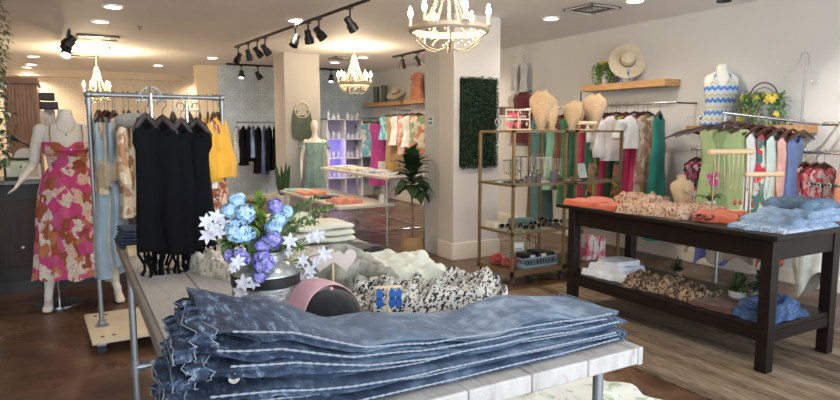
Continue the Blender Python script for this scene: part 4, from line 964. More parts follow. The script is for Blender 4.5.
# far wall shelf (right wall)
def wall_shelf(lb, y0, y1, z, X=5.86):
    o = box('floating_shelf', (X, y0, z-.04), (XR, y1, z+.04), OAK, None, .003); return tag(o, lb, 'shelf')
wall_shelf('far thick oak wall shelf behind the mid chandelier with hat', 11.15, 13.0-.02, 2.06)
wall_shelf('short oak wall shelf under the coral jumpsuit left of the front pillar', 10.2, 11.0, 2.06)
def hat(lb, loc, tilt, mat, R=.2, stand=None):
    t = thing('sun_hat', lb, 'hat', loc)
    q = Matrix.Rotation(tilt[0], 3, 'X') @ Matrix.Rotation(tilt[1], 3, 'Y')
    if stand: MB().lathe([(.001, 0), (.07, 0), (.07, .008), (.006, .012), (.006, stand), (.001, stand)], n=16).build('hat_stand', BLACK, t)
    MB().lathe([(.001, .115), (.05, .11), (.08, .095), (.092, .0), (.15, -.012), (R, -.02), (R, -.026), (.15, -.018), (.085, -.006)], (0, 0, stand or 0), 36, 1, 1, q).build('hat', mat, t)
    MB().lathe([(.0935, .005), (.0935, .03), (.0925, .03)], (0, 0, stand or 0), 30, 1, 1, q).build('hat_band', BLACK, t)
STRAW = cloth((.60, .50, .36), .1, 40.)
hat('straw hat tilted on a stand on the far oak shelf', (5.98, 11.55, 2.101), (.25, -.5), STRAW, .22, .18)
for k, (y, lb) in enumerate(((12.5, 'dark slim vase on the far oak shelf, left of the pair'), (12.1, 'dark slim vase on the far oak shelf, right of the pair'))):
    tag(MB().lathe([(.001, 0), (.07, 0), (.06, .2), (.075, .36), (.001, .36)], n=16).build('tall_vase', plain((.07, .085, .07), .4), None, (5.98, y, 2.101)), lb, 'vase')
o = garment_mb(.3, .52, depth=.05, seed=61, scoop=.03, prof=[(0, .7), (.5, .75), (1, .95)]).build('coral_jumpsuit', cloth((.62, .24, .14)), None, (6.0, 10.72, 2.63), (0, 0, -PI/2-.1)); tag(o, 'coral jumpsuit hung above the short oak shelf left of the pillar', 'clothing')
MB().box((-.02, -.06, -.34), (.02, -.055, -.25)).build('tag', WHITE, o)
# mid-back clothes rails on the right wall
def wall_rail(lb, y0, y1, z, X=5.72):
    t = thing('wall_rail', lb, 'clothes rail', (X, (y0+y1)/2, z)); L = (y1-y0)/2
    MB().tube([(0, -L, 0), (0, L, 0)], .012, 10).build('bar', CHROME, t)
    for y in (-L+.05, L-.05): MB().tube([(0, y, 0), (XR-X-.001, y, 0)], .009, 8).build('bracket', BLACK, t)
wall_rail('chrome wall rail of teal and pink clothes behind the two tier table', 11.55, 12.4+.4, 1.77)
wall_rail('chrome wall rail of white and turquoise clothes left of the front pillar', 8.7, 11.2, 1.90)
g1 = 'dark hangers on the far wall rail behind the two tier table'; g2 = 'dark hangers on the wall rail left of the front pillar'
TP_ = print_(((.10, .32, .32), (.45, .52, .45), (.05, .2, .25), (.5, .4, .25)), 16.)
def wr(name, lb, cat, px, z, X, mt, L, W=.2, grp=g1, hl='dark hanger on the far rail behind the two tier table', rz=.0, seed=0, hgp=0, **kw):
    y = PX(px, 130, X+.05).y; garment(name, lb, cat, (X, y, z), rz, mt, W, L, hl, grp, depth=kw.pop('depth', .06), seed=seed or int(px), hz=.11, n=30, **kw)
for i, (px, lb, mt, L, nm) in enumerate(((350, 'grey green dress at the left end of the far wall rail', cloth((.18, .20, .15)), .9, 'dress'), (357, 'green patterned long dress second on the far wall rail', print_(((.05, .18, .14), (.22, .4, .3), (.03, .1, .09)), 20.), .95, 'dress'),
     (365, 'turquoise and cream print blouse in the middle of the far wall rail', TP_, .6, 'blouse'), (372, 'aqua print blouse left of the magenta dress', print_(((.16, .42, .46), (.55, .55, .45), (.1, .3, .36)), 14.), .75, 'blouse'), (381, 'magenta long dress on the far wall rail behind the tiered table', cloth((.36, .04, .19)), 1.35, 'dress'))):
    wr('hanging_'+nm, lb, nm, px, 1.785, 5.72, mt, L, rz=-.5)
for i, (px, lb, mt, L, nm) in enumerate(((391, 'turquoise patterned blouse on the rail left of the front pillar', print_(((.10, .38, .42), (.30, .5, .5), (.07, .3, .33)), 20.), .5, 'blouse'), (397, 'tan and brown hanging bag dress on the rail left of the front pillar', cloth((.34, .22, .10)), 1.05, 'dress'), (402, 'white blouse with gathered sleeves on the rail left of the front pillar', cloth((.62, .60, .55)), .6, 'blouse'),
     (409, 'red and coral print skirt on the rail left of the front pillar', print_(((.5, .12, .08), (.6, .3, .2), (.6, .55, .5)), 14.), 1.0, 'skirt'), (415, 'white and coral tank on the rail next to the front pillar', cloth((.64, .60, .56)), .62, 'tank'), (421, 'green and coral print dress half hidden by the front pillar', print_(((.5, .2, .12), (.2, .3, .15), (.6, .5, .4)), 14.), .95, 'dress'))):
    wr('hanging_'+nm, lb, nm, px, 1.915, 5.72, mt, L, grp=g2, hl='dark hanger on the rail left of the front pillar', rz=-.5)
# two tier table
t = thing('tiered_table', 'white two tier display table on chrome legs with casters', 'table', (3.42, 7.95, 0))
TT = plain((.50, .46, .40), .5)
U = (( .0, -1.05), (.62, 1.35)); Lo = ((-.62, -1.05), (.0, 1.35))
box('upper_top', (.02, -1.1, .875), (.66, 1.35, .91), TT, t, .004); box('lower_top', (-.66, -1.1, .545), (.1, 1.3, .58), TT, t, .004)
for x, h in ((-.6, .545), (.04, .875), (.60, .875)):
    for y in (-1.0, 1.2):
        MB().tube([(x, y, .06), (x, y, h)], .016, 10).build('leg', CHROME, t); MB().tube([(x-.015, y, .032), (x+.015, y, .032)], .032, 14).build('caster', plain((.3, .28, .27), .4), t)
for y in (-1.0, 1.2): MB().tube([(-.6, y, .22), (.60, y, .22)], .011, 8).build('cross_bar', CHROME, t)
for x in (-.6, .6): MB().tube([(x, -1.0, .22), (x, 1.2, .22)], .011, 8).build('side_bar', CHROME, t)
for lb, x, y, z, w_, d_, h, mt in (('coral folded top lying on the front of the lower tier', 3.0, 7.25, .581, .35, .4, .06, cloth((.60, .22, .15))), ('coral folded top farther back on the lower tier', 2.98, 8.45, .581, .35, .45, .05, cloth((.60, .24, .15))),
        ('mint folded top at the far end of the lower tier', 2.98, 8.98, .581, .35, .4, .03, cloth((.25, .42, .36))), ('black folded top between the coral ones on the lower tier', 3.0, 7.85, .581, .3, .25, .03, cloth((.02, .02, .03))),
        ('white folded blouse at the front of the upper tier', 3.75, 7.2, .911, .4, .35, .035, cloth((.6, .6, .6))), ('white and blue folded blouse in the middle of the upper tier', 3.72, 7.85, .911, .4, .4, .03, print_(((.6, .6, .6), (.3, .38, .55), (.6, .6, .58)), 20.)), ('cream folded blouse behind the blue one on the upper tier', 3.72, 8.45, .911, .4, .4, .035, cloth((.6, .57, .48))), ('pale grey folded blouse at the far end of the upper tier', 3.72, 9.0, .911, .4, .35, .035, cloth((.5, .52, .55)))):
    lay_cloth('folded_blouse', lb, 'clothing', (x, y, z), 0, w_, d_, h, mt, seed=int(y*10), crease=.5)
for lb, x, y, c, r, h in (('white candle jar on the upper tier', 3.97, 8.12, (.65, .62, .58), .06, .13), ('amber candle jar on the upper tier', 3.98, 7.82, (.60, .32, .04), .065, .11), ('small white candle jar on the lower tier', 3.42, 7.0, (.6, .56, .5), .045, .1)):
    z = .911 if x > 3.5 else .581
    o = MB().lathe([(.001, 0), (r, 0), (r, h), (r*.9, h), (r*.9, h*.85), (.001, h*.85)], n=20).build('candle_jar', plain(c, .3), None, (x, y, z)); tag(o, lb, 'candle')
for k, (y, lb) in enumerate(((7.62, 'brown paper gift bag left of the two on the upper tier'), (7.40, 'brown paper gift bag right of the two on the upper tier'))):
    o = MB().rings([[(-.09, -.04, 0), (.09, -.04, 0), (.09, .04, 0), (-.09, .04, 0)], [(-.09, -.04, .18), (.09, -.04, .18), (.09, .04, .18), (-.09, .04, .18)], [(-.085, -.012, .25+.02*k), (.085, -.012, .25+.02*k), (.085, .012, .25+.02*k), (-.085, .012, .25+.02*k)]]).build('paper_bag', plain((.36, .24, .12), .8), None, (4.0, y, .911), (0, 0, -.6), smooth=False); tag(o, lb, 'bag')
# fiddle leaf fig in basket
t = thing('fiddle_leaf_fig', 'large leaved fiddle leaf fig in a seagrass basket beside the front pillar', 'plant', (3.54, 6.42, 0))
t2 = NT('seagrass', (.4, .26, .12), .8); vv = t2.co(); wv = t2.new('ShaderNodeTexWave', bands_direction='Z'); wv.inputs['Scale'].default_value = 28.; wv.inputs['Distortion'].default_value = 3.; wv.inputs['Detail'].default_value = 2.; t2.ln(vv, wv.inputs[0])
t2.base(t2.ramp(wv.outputs[1], [(.2, (.26, .15, .06)), (.7, (.48, .32, .16))])); t2.bump(wv.outputs[1], .6, .01)
b = MB().lathe([(.001, 0), (.10, 0), (.135, .06), (.14, .12), (.115, .22), (.105, .22), (.12, .12), (.001, .10)], n=32).build('basket', t2.m, t)
for sx in (-1, 1): MB().tube(arc((sx*.115, 0, .2), .045, 0, PI, 10, 'yz'), .008, 6).build('handle', t2.m, b)
MB().tube([(0, 0, .1), (.01, 0, .45), (-.01, .01, .8), (0, 0, 1.15)], .009, 8).build('trunk', plain((.12, .08, .05), .7), t)
m = MB(); rnd = random.Random(12)
for i in range(46):
    z = lerp(.78, 1.12, (i/45)**.9); a = i*2.4; el = lerp(-.35, 1.4, (z-.78)/.34)+rnd.uniform(-.25, .25)
    m.leaf((0, 0, z), (math.cos(a)*math.cos(el), math.sin(a)*math.cos(el), math.sin(el)), rnd.uniform(.22, .32)*(1 if z < 1.05 else .8), .18, .25)
m.build('leaves', foliage((.010, .030, .010), (.030, .068, .022)), t)
# boxwood panel on the pillar
t = thing('greenery_panel', 'rectangular dark green boxwood panel hung on the front pillar', 'wall panel', (4.105, 5.855, 1.585))
MB().box((-.25, -.0, -.50), (.25, .023, .50)).build('backing', plain((.008, .015, .008), .9), t, smooth=False)
m = MB(); rnd = random.Random(2)
for i in range(7000):
    x, z = rnd.uniform(-.26, .26), rnd.uniform(-.515, .515); m.leaf((x, -.0-rnd.random()*.03, z), (rnd.gauss(0, .6), -.8+rnd.gauss(0, .3), rnd.gauss(0, .6)), rnd.uniform(.018, .03), .014, .3)
o = m.build('boxwood_leaves', foliage((.008, .028, .010), (.022, .06, .022)), t, smooth=False); o['kind'] = 'stuff'
# sign on the pillar wing
p = PX(431, 121, 3.788)
t = thing('notice_sign', 'small white notice with rows of blue symbols on the pale wall beside the pillar', 'sign', (3.789, min(6.49, max(6.27, p.y)), p.z), -PI/2)
MB().box((-.05, -.006, -.06), (.05, 0, .06)).build('plate', plain((.62, .66, .72), .5), t, smooth=False)
m = MB()
for z in (.025, -.025):
    for x in (-.03, -.01, .01, .03): m.box((x-.007, -.0075, z-.014), (x+.007, -.0062, z+.014)) if (x*100+z*10) % 2 > .5 else m.box((x-.006, -.0075, z-.014), (x-.002, -.0062, z+.014)).box((x-.002, -.0075, z-.004), (x+.006, -.0062, z+.003))
m.build('symbols', plain((.03, .06, .25), .5), t, smooth=False)
#PART5
# ================================================================== rug and dark table
t_ = NT('woven_jute', (.4, .32, .22), .95); vv = t_.co((1, 1, 1)); bands = t_.noise(t_.co((1.2, .05, 1)), 6., 3., .3); fine = t_.noise(t_.co((90, 8, 1)), 1., 2.)
mxx = t_.math('ADD', t_.math('MULTIPLY', bands, .55), t_.math('MULTIPLY', fine, .45))
t_.base(t_.ramp(mxx, [(.38, (.06, .035, .018)), (.46, (.15, .10, .06)), (.55, (.26, .19, .125)), (.66, (.38, .31, .225))]))
wv = t_.new('ShaderNodeTexWave', bands_direction='X'); wv.inputs['Scale'].default_value = 22.; wv.inputs['Distortion'].default_value = 1.5; wv.inputs['Detail'].default_value = 2.; t_.ln(vv, wv.inputs[0]); t_.bump(t_.math('ADD', wv.outputs[1], fine), .7, .012)
m = MB(); ny_ = 60; a0, a1, b0, b1 = 3.02, 5.0, .3, 4.42
top = []; n = 0
out = [(a0+.008*noise.noise(Vector((y*4, 0, 0))), y) for y in [lerp(b0, b1, i/60) for i in range(61)]] + [(a1+.006*noise.noise(Vector((y*4, 5, 0))), y) for y in [lerp(b1, b0, i/60) for i in range(61)]]
m.rings([[(x, y, .0005) for x, y in out], [(x, y, .012) for x, y in out]])
tag(m.build('jute_rug', t_.m, smooth=False), 'braided natural jute rug lying under the dark wooden table', 'rug')
DX0, DX1, DY0, DY1, DZ = 3.57, 4.43, 2.04, 3.93, .88
cx, cy = (DX0+DX1)/2, (DY0+DY1)/2
t = thing('console_table', 'dark espresso wooden table with lower shelf standing on the jute rug', 'table', (cx, cy, .013))
box('tabletop', (DX0-cx, DY0-cy, DZ-.045), (DX1-cx, DY1-cy, DZ-.013), DWOOD, t, .005)
lx0, lx1, ly0, ly1 = DX0+.05, DX1-.12, DY0+.05, DY1-.17
for x in (lx0, lx1):
    for y in (ly0, ly1): box('leg', (x-cx, y-cy, 0), (x+.075-cx, y+.075-cy, DZ-.046), DWOOD, t, .004)
for a, b in (((lx0+.01, ly0+.076, .70), (lx0+.03, ly1-.001, .834)), ((lx1+.045, ly0+.076, .70), (lx1+.065, ly1-.001, .834)), ((lx0+.076, ly0+.01, .70), (lx1-.001, ly0+.03, .834)), ((lx0+.076, ly1+.045, .70), (lx1-.001, ly1+.065, .834))):
    box('apron', (a[0]-cx, a[1]-cy, a[2]), (b[0]-cx, b[1]-cy, b[2]), DWOOD, t, .002)
box('lower_shelf', (lx0+.012-cx, ly0+.012-cy, .255), (lx1+.063-cx, ly1+.063-cy, .287), DWOOD, t, .004)
for a, b in (((lx0+.008, ly0+.076, .19), (lx0+.03, ly1-.001, .2545)), ((lx1+.045, ly0+.076, .19), (lx1+.067, ly1-.001, .2545)), ((lx0+.076, ly0+.008, .19), (lx1-.001, ly0+.03, .2545))):
    box('rail', (a[0]-cx, a[1]-cy, a[2]), (b[0]-cx, b[1]-cy, b[2]), DWOOD, t, .002)
TT_ = DZ+.001
COR = cloth((.47, .105, .05), .12); PRT = leopard((.46, .32, .23), (.30, .15, .09), (.10, .05, .035), 40., .44)
lay_cloth('coral_shirt', 'orange red folded shirt at the far left end of the dark table', 'shirt', (3.80, 3.72, TT_), .1, .42, .34, .045, COR, seed=1, crease=.4)
lay_cloth('coral_shirt', 'orange red shirt peeking out left of the printed blouses on the dark table', 'shirt', (3.72, 3.42, TT_), 0, .24, .22, .04, COR, seed=2, crease=.4)
lay_cloth('printed_blouse', 'beige printed blouse crumpled at the back left of the dark table', 'blouse', (4.06, 3.46, TT_), .2, .40, .36, .09, PRT, seed=3, crease=.75, freq=8, wav=.1)
lay_cloth('printed_blouse', 'beige printed blouse crumpled along the front edge of the dark table', 'blouse', (3.79, 3.05, TT_), .2, .38, .50, .075, PRT, seed=5, crease=.75, freq=8, wav=.1)
lay_cloth('printed_blouse', 'beige printed blouse beneath the burlap necklace bust', 'blouse', (4.14, 3.0, TT_), -.2, .26, .42, .06, PRT, seed=7, crease=.75, freq=8, wav=.1)
lay_cloth('coral_blouse', 'coral folded top in the middle of the dark table', 'clothing', (3.90, 2.66, TT_), .5, .36, .30, .05, COR, seed=9, crease=.55, freq=6, wav=.1)
lay_cloth('coral_blouse', 'coral folded top by the white box on the dark table', 'clothing', (4.08, 2.42, TT_), .3, .30, .24, .055, COR, seed=12, crease=.55, freq=6, wav=.1)
t = thing('red_earring', 'dark red hoop earrings lying before the coral top on the dark table', 'earrings', (3.70, 2.66, TT_))
for x, y in ((0, 0), (.03, -.06)): MB().tube([(x+.025*math.cos(2*PI*k/16), y+.025*math.sin(2*PI*k/16), .035+.012*math.cos(2*PI*k/16)) for k in range(16)], .009, 8, closed=True).build('hoop', plain((.14, .015, .015), .3), t)
# light blue denim shorts at the near right
LD = denim((.17, .25, .37), (.30, .39, .52)); MD = denim((.07, .12, .19), (.18, .26, .36))
for i, (lb, x, y, z, w_, d_, h, rz, mt) in enumerate((('light blue denim shorts with frayed hem, lowest on the near end of the dark table', 3.98, 2.24, 0, .62, .36, .045, .03, LD), ('light blue denim shorts second in the pile at the near end of the dark table', 4.08, 2.24, .035, .56, .34, .045, -.05, LD),
        ('light blue denim shorts on top toward the table front at its near end', 4.17, 2.25, .07, .48, .32, .05, .08, LD), ('faded mid blue jeans heaped on top at the right photo edge', 4.23, 2.27, .112, .38, .30, .06, -.1, MD))):
    o = lay_cloth('denim_shorts', lb, 'shorts' if i < 3 else 'jeans', (x, y, TT_+z), rz, w_, d_, h, mt, seed=21+i, crease=.45, freq=6, edge=.22, wav=.08)
    if i == 0:
        m = MB(); rnd = random.Random(1)
        for k in range(260):
            y_ = rnd.uniform(-.18, .16); x_ = -.295+rnd.uniform(-.01, .02); z_ = rnd.uniform(.004, .035); m.tube([(x_, y_, z_), (x_-.012, y_+rnd.gauss(0, .008), z_-.004), (x_-.022, y_+rnd.gauss(0, .012), max(.002, z_-.012))], .0012, 3)
        for k in range(200):
            x_ = rnd.uniform(-.29, .1); y_ = -.175; m.tube([(x_, y_, .02*rnd.random()+.006), (x_+rnd.gauss(0, .006), y_-.016, .008)], .0012, 3)
        q = m.build('frayed_hem', plain((.55, .60, .68), .9), o); q['kind'] = 'stuff'
def bust(name, lb, loc, rz, s_, mat, height=.25, tilt=-.15, grp=None, neck_only=False):
    t = thing(name, lb, 'necklace bust', loc, rz, grp); m = MB()
    prof = [(.0, .055, .045), (.02, .06, .05), (.08, .075, .055), (.15, .098, .06), (.19, .10, .05), (.215, .075, .04), (.225, .042, .034), (.245, .036, .03), (.262, .04, .032), (.266, .02, .018)]
    rs = [[(a*s_*4*math.cos(2*PI*k/28)*.25, b*s_*4*math.sin(2*PI*k/28)*.25+.02*z*4*s_*.2, z*s_) for k in range(28)] for z, a, b in prof]
    m.rings(rs).build('bust', mat, t, rot=(tilt, 0, 0)); return t
t = bust('necklace_bust', 'tan burlap necklace bust standing on the dark table before the teal dress', (4.25, 3.20, TT_), -.3, 1.0, BURLAP)
m = MB(); m.tube([(.045*math.cos(a), -.045-.01*math.cos(a*.5), .20-.075*math.sin(a)) for a in [PI*k/12 for k in range(13)]], .0025, 5)
for k in range(9): m.ball((-.03+.0075*k, -.062, .125+.0006*(k-4)**2), .007, 5)
m.build('necklace', plain((.35, .27, .18), .4), t)
def orchid(lb, loc):
    t = thing('orchid_plant', lb, 'plant', loc)
    MB().lathe([(.001, 0), (.035, 0), (.042, .07), (.038, .07), (.001, .06)], n=20).build('pot', WHITE, t)
    m = MB()
    for k in range(9):
        a = k*2.4; m.leaf((0, 0, .065), (math.cos(a), math.sin(a), .5+.2*(k % 3)), .13, .055, .4)
    m.build('leaves', foliage((.03, .085, .02), (.08, .17, .04)), t)
    st = [(0, 0, .06), (.01, 0, .16), (.0, -.01, .23), (-.03, -.02, .27)]
    s = MB().tube(st, .0025, 6).build('flower_stem', MG, t); m = MB(); rnd = random.Random(6)
    for k in range(14):
        c = Vector((rnd.uniform(-.06, .05), -.02+rnd.uniform(-.03, .03), rnd.uniform(.19, .29)))
        d = Vector((rnd.gauss(0, .4), -1, rnd.gauss(0, .4))).normalized(); q = Vector((0, 0, 1)).rotation_difference(d)
        for j in range(5):
            a = 2*PI*j/5; m.leaf(c, q @ Vector((math.cos(a), math.sin(a), .2)), .026, .024, .2, d)
    m.build('blossoms', plain((.52, .04, .26), .55), s)
orchid('magenta orchid with green leaves in a white pot on the dark table', (4.33, 3.02, TT_))
def tbar(lb, loc, rz, h, W, items, col, r=.02):
    t = thing('jewellery_stand', lb, 'jewellery stand', loc, rz)
    MB().box((-W*.42, -.05, 0), (W*.42, .05, .022)).build('base', PALEWOOD, t, mods=[bevel(.003)])
    for x in (-W*.36, W*.36): MB().tube([(x, 0, .022), (x, 0, h)], .006, 8).build('post', GOLD, t)
    MB().tube([(-W/2, 0, h+.01), (W/2, 0, h+.01)], r, 20).build('bar', wood((.56, .38, .20), (.68, .50, .31), (1, 14, 14)), t)
    rnd = random.Random(int(h*1000))
    for k in range(items):
        x = lerp(-W*.42, W*.42, (k+.5)/items); l = rnd.uniform(.16, .30)*h/.45; dx = rnd.uniform(-.01, .01)
        c = MB().tube([(x-.014, -r-.001, h), (x-.008+dx, -r-.003, h-l*.7), (x+dx, -r-.004, h-l), (x+.008+dx, -r-.003, h-l*.7), (x+.014, -r-.001, h)], .0018, 5).build('necklace', plain((.42, .33, .20), .35, .6), t)
        MB().ball((x+dx, -r-.006, h-l-.008), .009, 6, (1, .4, 1.3)).build('pendant', plain(col[k % len(col)], .4), c)
    return t
t = tbar('larger wooden bar jewellery stand with coral earrings before the green tank dress', (4.26, 2.82, TT_), -.35, .45, .37, 8, [(.5, .36, .2), (.55, .18, .1), (.4, .3, .2)])
for x in (.03, .08):
    e = MB().tube([(x, -.03, .12), (x, -.03, .10)], .0015, 4).ball((x, -.03, .085), .017, 8, (1, .5, 1.3)).build('coral_earring', plain((.62, .16, .10), .45), t); e['label'] = 'coral teardrop earring'
tbar('nearer wooden bar jewellery stand beside the white box on the dark table', (4.23, 2.545, TT_), -.35, .30, .29, 6, [(.6, .5, .35), (.5, .48, .45), (.45, .2, .12)], .018)
t = thing('gift_box', 'white marbled box behind the coral tops on the dark table', 'box', (4.24, 2.42, TT_), -.3)
t3 = NT('marbled_paper', (.6, .58, .56), .6); t3.base(t3.ramp(t3.noise(t3.co(), 30., 5., 2.), [(.4, (.34, .30, .28)), (.5, (.62, .60, .58)), (.7, (.70, .69, .68))]))
MB().box((-.07, -.06, 0), (.07, .06, .09)).build('body', t3.m, t, mods=[bevel(.003)]); MB().box((-.072, -.062, .091), (.072, .062, .105)).build('lid', t3.m, t, mods=[bevel(.003)])
MB().lathe([(.001, 0), (.03, 0), (.03, .06), (.012, .07), (.02, .1), (.001, .1)], n=16).build('knob_bottle', plain((.02, .02, .05), .2), None, (4.34, 2.50, TT_))
tag(bpy.data.objects['knob_bottle'], 'dark small bottle right of the white box on the dark table', 'bottle')
t = thing('gold_mesh_planter', 'green plant in a gold pot at the back right of the dark table', 'plant', (4.36, 2.38, TT_))
MB().lathe([(.001, 0), (.03, 0), (.042, .09), (.038, .09), (.001, .08)], n=18).build('pot', plain((.42, .30, .12), .35, .6), t)
m = MB(); rnd = random.Random(9)
for k in range(120):
    d = Vector((rnd.gauss(0, 1), rnd.gauss(0, 1), abs(rnd.gauss(0, 1)))).normalized(); m.leaf(Vector((0, 0, .10))+d*.03, d, .04, .02, .4)
m.build('leaves', foliage((.03, .06, .015), (.09, .13, .03)), t)
t = thing('bracelet_bar', 'black bar of beaded bracelets standing before the red garments', 'jewellery stand', (4.37, 2.22, TT_), -.4)
MB().box((-.06, -.04, 0), (.06, .04, .01)).tube([(0, 0, .01), (0, 0, .26)], .005, 8).tube([(-.12, 0, .265), (.12, 0, .245)], .007, 8).build('frame', BLACK, t)
for k in range(9):
    x = -.11+.026*k; o = MB().tube([(x, .014*math.cos(2*PI*j/12), .263-.0008*k*2+.014*math.sin(2*PI*j/12)-.004) for j in range(12)], .0035, 5, closed=True).build('bracelet', plain(((.5, .5, .48), (.06, .05, .05), (.3, .2, .12))[k % 3], .3), t)
# ---- lower shelf things
SH = .3015
lay_cloth('white_jeans', 'folded white distressed denim at the left end of the lower shelf', 'jeans', (3.87, 3.52, SH), .1, .36, .42, .06, cloth((.60, .62, .66), .08), seed=31, crease=.45, freq=6, wav=.09)
lay_cloth('white_jeans', 'folded white denim second in the pile on the lower shelf', 'jeans', (3.88, 3.52, SH+.045), .05, .30, .34, .06, cloth((.56, .59, .66), .08), seed=32, crease=.35, freq=6)
lay_cloth('white_jeans', 'folded white denim on top of the pile on the lower shelf', 'jeans', (3.89, 3.52, SH+.092), -.05, .26, .24, .05, cloth((.54, .58, .66), .06), seed=33, crease=.3, freq=5)
L2M = leopard((.28, .185, .11), (.02, .012, .01), (.07, .035, .02), 40., .48)
lay_cloth('leopard_blouse', 'leopard print top crumpled beside the white denim on the lower shelf', 'clothing', (3.84, 3.12, SH), .2, .34, .36, .09, L2M, seed=36, crease=.7, freq=8, wav=.1)
lay_cloth('leopard_blouse', 'leopard print top reaching toward the middle of the lower shelf', 'clothing', (3.86, 2.82, SH), -.1, .32, .36, .07, L2M, seed=37, crease=.7, freq=8, wav=.1)
lay_cloth('brown_shorts', 'chocolate brown folded shorts between leopard print and blue jeans', 'shorts', (3.84, 2.52, SH), 0, .34, .30, .04, cloth((.085, .035, .022)), seed=38, crease=.5)
BJ = denim((.02, .05, .13), (.07, .13, .26))
for i, (lb, z, dx) in enumerate((('folded mid blue jeans, bottom of the pile on the lower shelf', 0, 0), ('folded mid blue jeans, middle of the pile on the lower shelf', .034, .01), ('folded mid blue jeans, top of the pile on the lower shelf', .068, -.01))):
    lay_cloth('blue_jeans', lb, 'jeans', (3.90+dx, 2.25, SH+z), .05*i, .42-.04*i, .26-.01*i, .055, BJ, seed=61+i, crease=.5, freq=8, edge=.25, wav=.08)
def potted(lb, loc, r, h, seed, mat, lf=.03, n=150, R=.07, pot=WHITE, name='potted_plant', tall=.1):
    t = thing(name, lb, 'plant', loc); MB().lathe([(.001, 0), (r*.92, 0), (r, h), (r*.9, h), (.001, h*.9)], n=26).build('pot', pot, t)
    m = MB(); rnd = random.Random(seed)
    for k in range(n):
        d = Vector((rnd.gauss(0, 1), rnd.gauss(0, 1), abs(rnd.gauss(0, 1))+.1)).normalized(); q = rnd.random()
        m.leaf(Vector((0, 0, h))+Vector((d.x*R*q, d.y*R*q, d.z*tall*q)), d, lf, lf*.5, .4)
    m.build('leaves', mat, t); return t
potted('left potted fern in a white bowl on the lower shelf', (4.03, 2.56, SH), .06, .075, 1, foliage((.03, .07, .02), (.12, .16, .04)), .045, 150, .05, tall=.13)
potted('right potted plant in a taller white pot on the lower shelf', (4.10, 2.435, SH), .062, .09, 2, foliage((.015, .05, .03), (.04, .11, .06)), .05, 150, .06, tall=.14)
potted('small dark topiary in a clear tan pot at the back of the lower shelf', (4.18, 3.17, SH), .035, .08, 3, foliage((.01, .03, .01), (.03, .06, .02)), .02, 300, .045, pot=plain((.22, .15, .09), .4), tall=.10)

# ================================================================== gold shelving units
def gold_unit(lb, x0, y0, x1, y1, casters=True):
    cx, cy = (x0+x1)/2, (y0+y1)/2; t = thing('gold_shelf_unit', lb, 'shelving unit', (cx, cy, 0)); a, b = (x1-x0)/2, (y1-y0)/2; s_ = .0125
    for x in (-a, a-2*s_):
        for y in (-b, b-2*s_): MB().box((x, y, .10), (x+2*s_, y+2*s_, 1.478)).build('upright', GOLD, t, smooth=False)
    for z in (.1, .50, .965, 1.478):
        m = MB(); h = .05 if z == .1 else .022
        for p_, q_ in (((-a, -b, z), (a, -b+2*s_, z+h)), ((-a, b-2*s_, z), (a, b, z+h)), ((-a, -b, z), (-a+2*s_, b, z+h)), ((a-2*s_, -b, z), (a, b, z+h))): m.box(p_, q_)
        m.build('shelf_frame', GOLD, t, smooth=False)
        MB().box((-a+2*s_, -b+2*s_, z+h-.010), (a-2*s_, b-2*s_, z+h-.002)).build('glass_shelf' if z > .2 else 'bottom_panel', glassm() if z > .2 else plain((.09, .065, .045), .4), t, smooth=False)
    for x in (-a+.03, a-.03):
        for y in (-b+.03, b-.03): MB().tube([(x-.012, y, .032), (x+.012, y, .032)], .032, 14).box((x-.014, y-.014, .05), (x+.014, y+.014, .1)).build('caster', plain((.06, .05, .045), .4), t)
UX0, UY0, UX1, UY1 = 3.60, 4.56, 4.27, 5.13
gold_unit('gold framed glass shelf unit holding necklace busts beside the front pillar', UX0, UY0, UX1, UY1)
gold_unit('second gold framed glass shelf unit behind the far end of the dark table', 4.33, 4.50, 4.98, 5.05)
ZT = 1.502
def disp(name, lb, loc, rz, s_, mat, tilt): return bust(name, lb, loc, rz, s_, mat, tilt=tilt)
def neck_form(lb, px, y, s_, rz, H_=.26, W_=.085, grp=None, zt=ZT):
    """tall slanted burlap necklace display: a curved leaning panel on a flat foot"""
    x = PY(px, 120, y).x; t = thing('necklace_display', lb, 'necklace display', (x, y, zt), rz)
    MB().box((-.05*s_, -.04*s_, 0), (.05*s_, .06*s_, .012)).build('foot', BURLAP, t, mods=[bevel(.003)])
    rs = []; 
    for i in range(15):
        u = i/14; w_ = W_*s_*interp([(0, .30), (.3, .58), (.6, .95), (.74, 1.), (.83, .8), (.89, .48), (.94, .42), (1, .5)], u); z = .012+H_*s_*u; y_ = -.03*s_+.10*s_*u*u-.02*math.sin(u*PI); b_ = .013*s_
        ring = []
        for k in range(20):
            a = 2*PI*k/20; ring.append((w_*math.cos(a), y_+b_*math.sin(a)+.035*s_*math.cos(a)**2, z+(.03*s_*abs(math.cos(a)) if u > .7 else 0)))
        rs.append(ring)
    MB().rings(rs).build('form', BURLAP, t)
for lb, px, y, s_, rz, H_, W_ in (('tallest burlap necklace display on the first gold unit', 541, 4.72, 1.05, -.7, .33, .085), ('burlap necklace display behind the tallest one on the gold unit', 549, 5.0, .98, -.6, .34, .07), ('oval burlap necklace display in the middle of the gold unit top', 552, 4.66, .80, -.35, .30, .07),
        ('burlap necklace display at the right front corner of the first gold unit', 572, 4.66, .95, -.9, .26, .075), ('burlap necklace display behind the right front one', 577, 4.98, .9, -.5, .32, .085), ('large burlap necklace display on the second gold unit', 594, 4.70, 1.15, -.8, .29, .08)):
    neck_form(lb, px, y, s_, rz, H_*1.05, W_*1.35)
t = thing('bracelet_stand', 'pale wooden roll bracelet stand on top of the second gold unit', 'jewellery stand', (PY(588, 120, 4.58).x, 4.58, ZT), -.2)
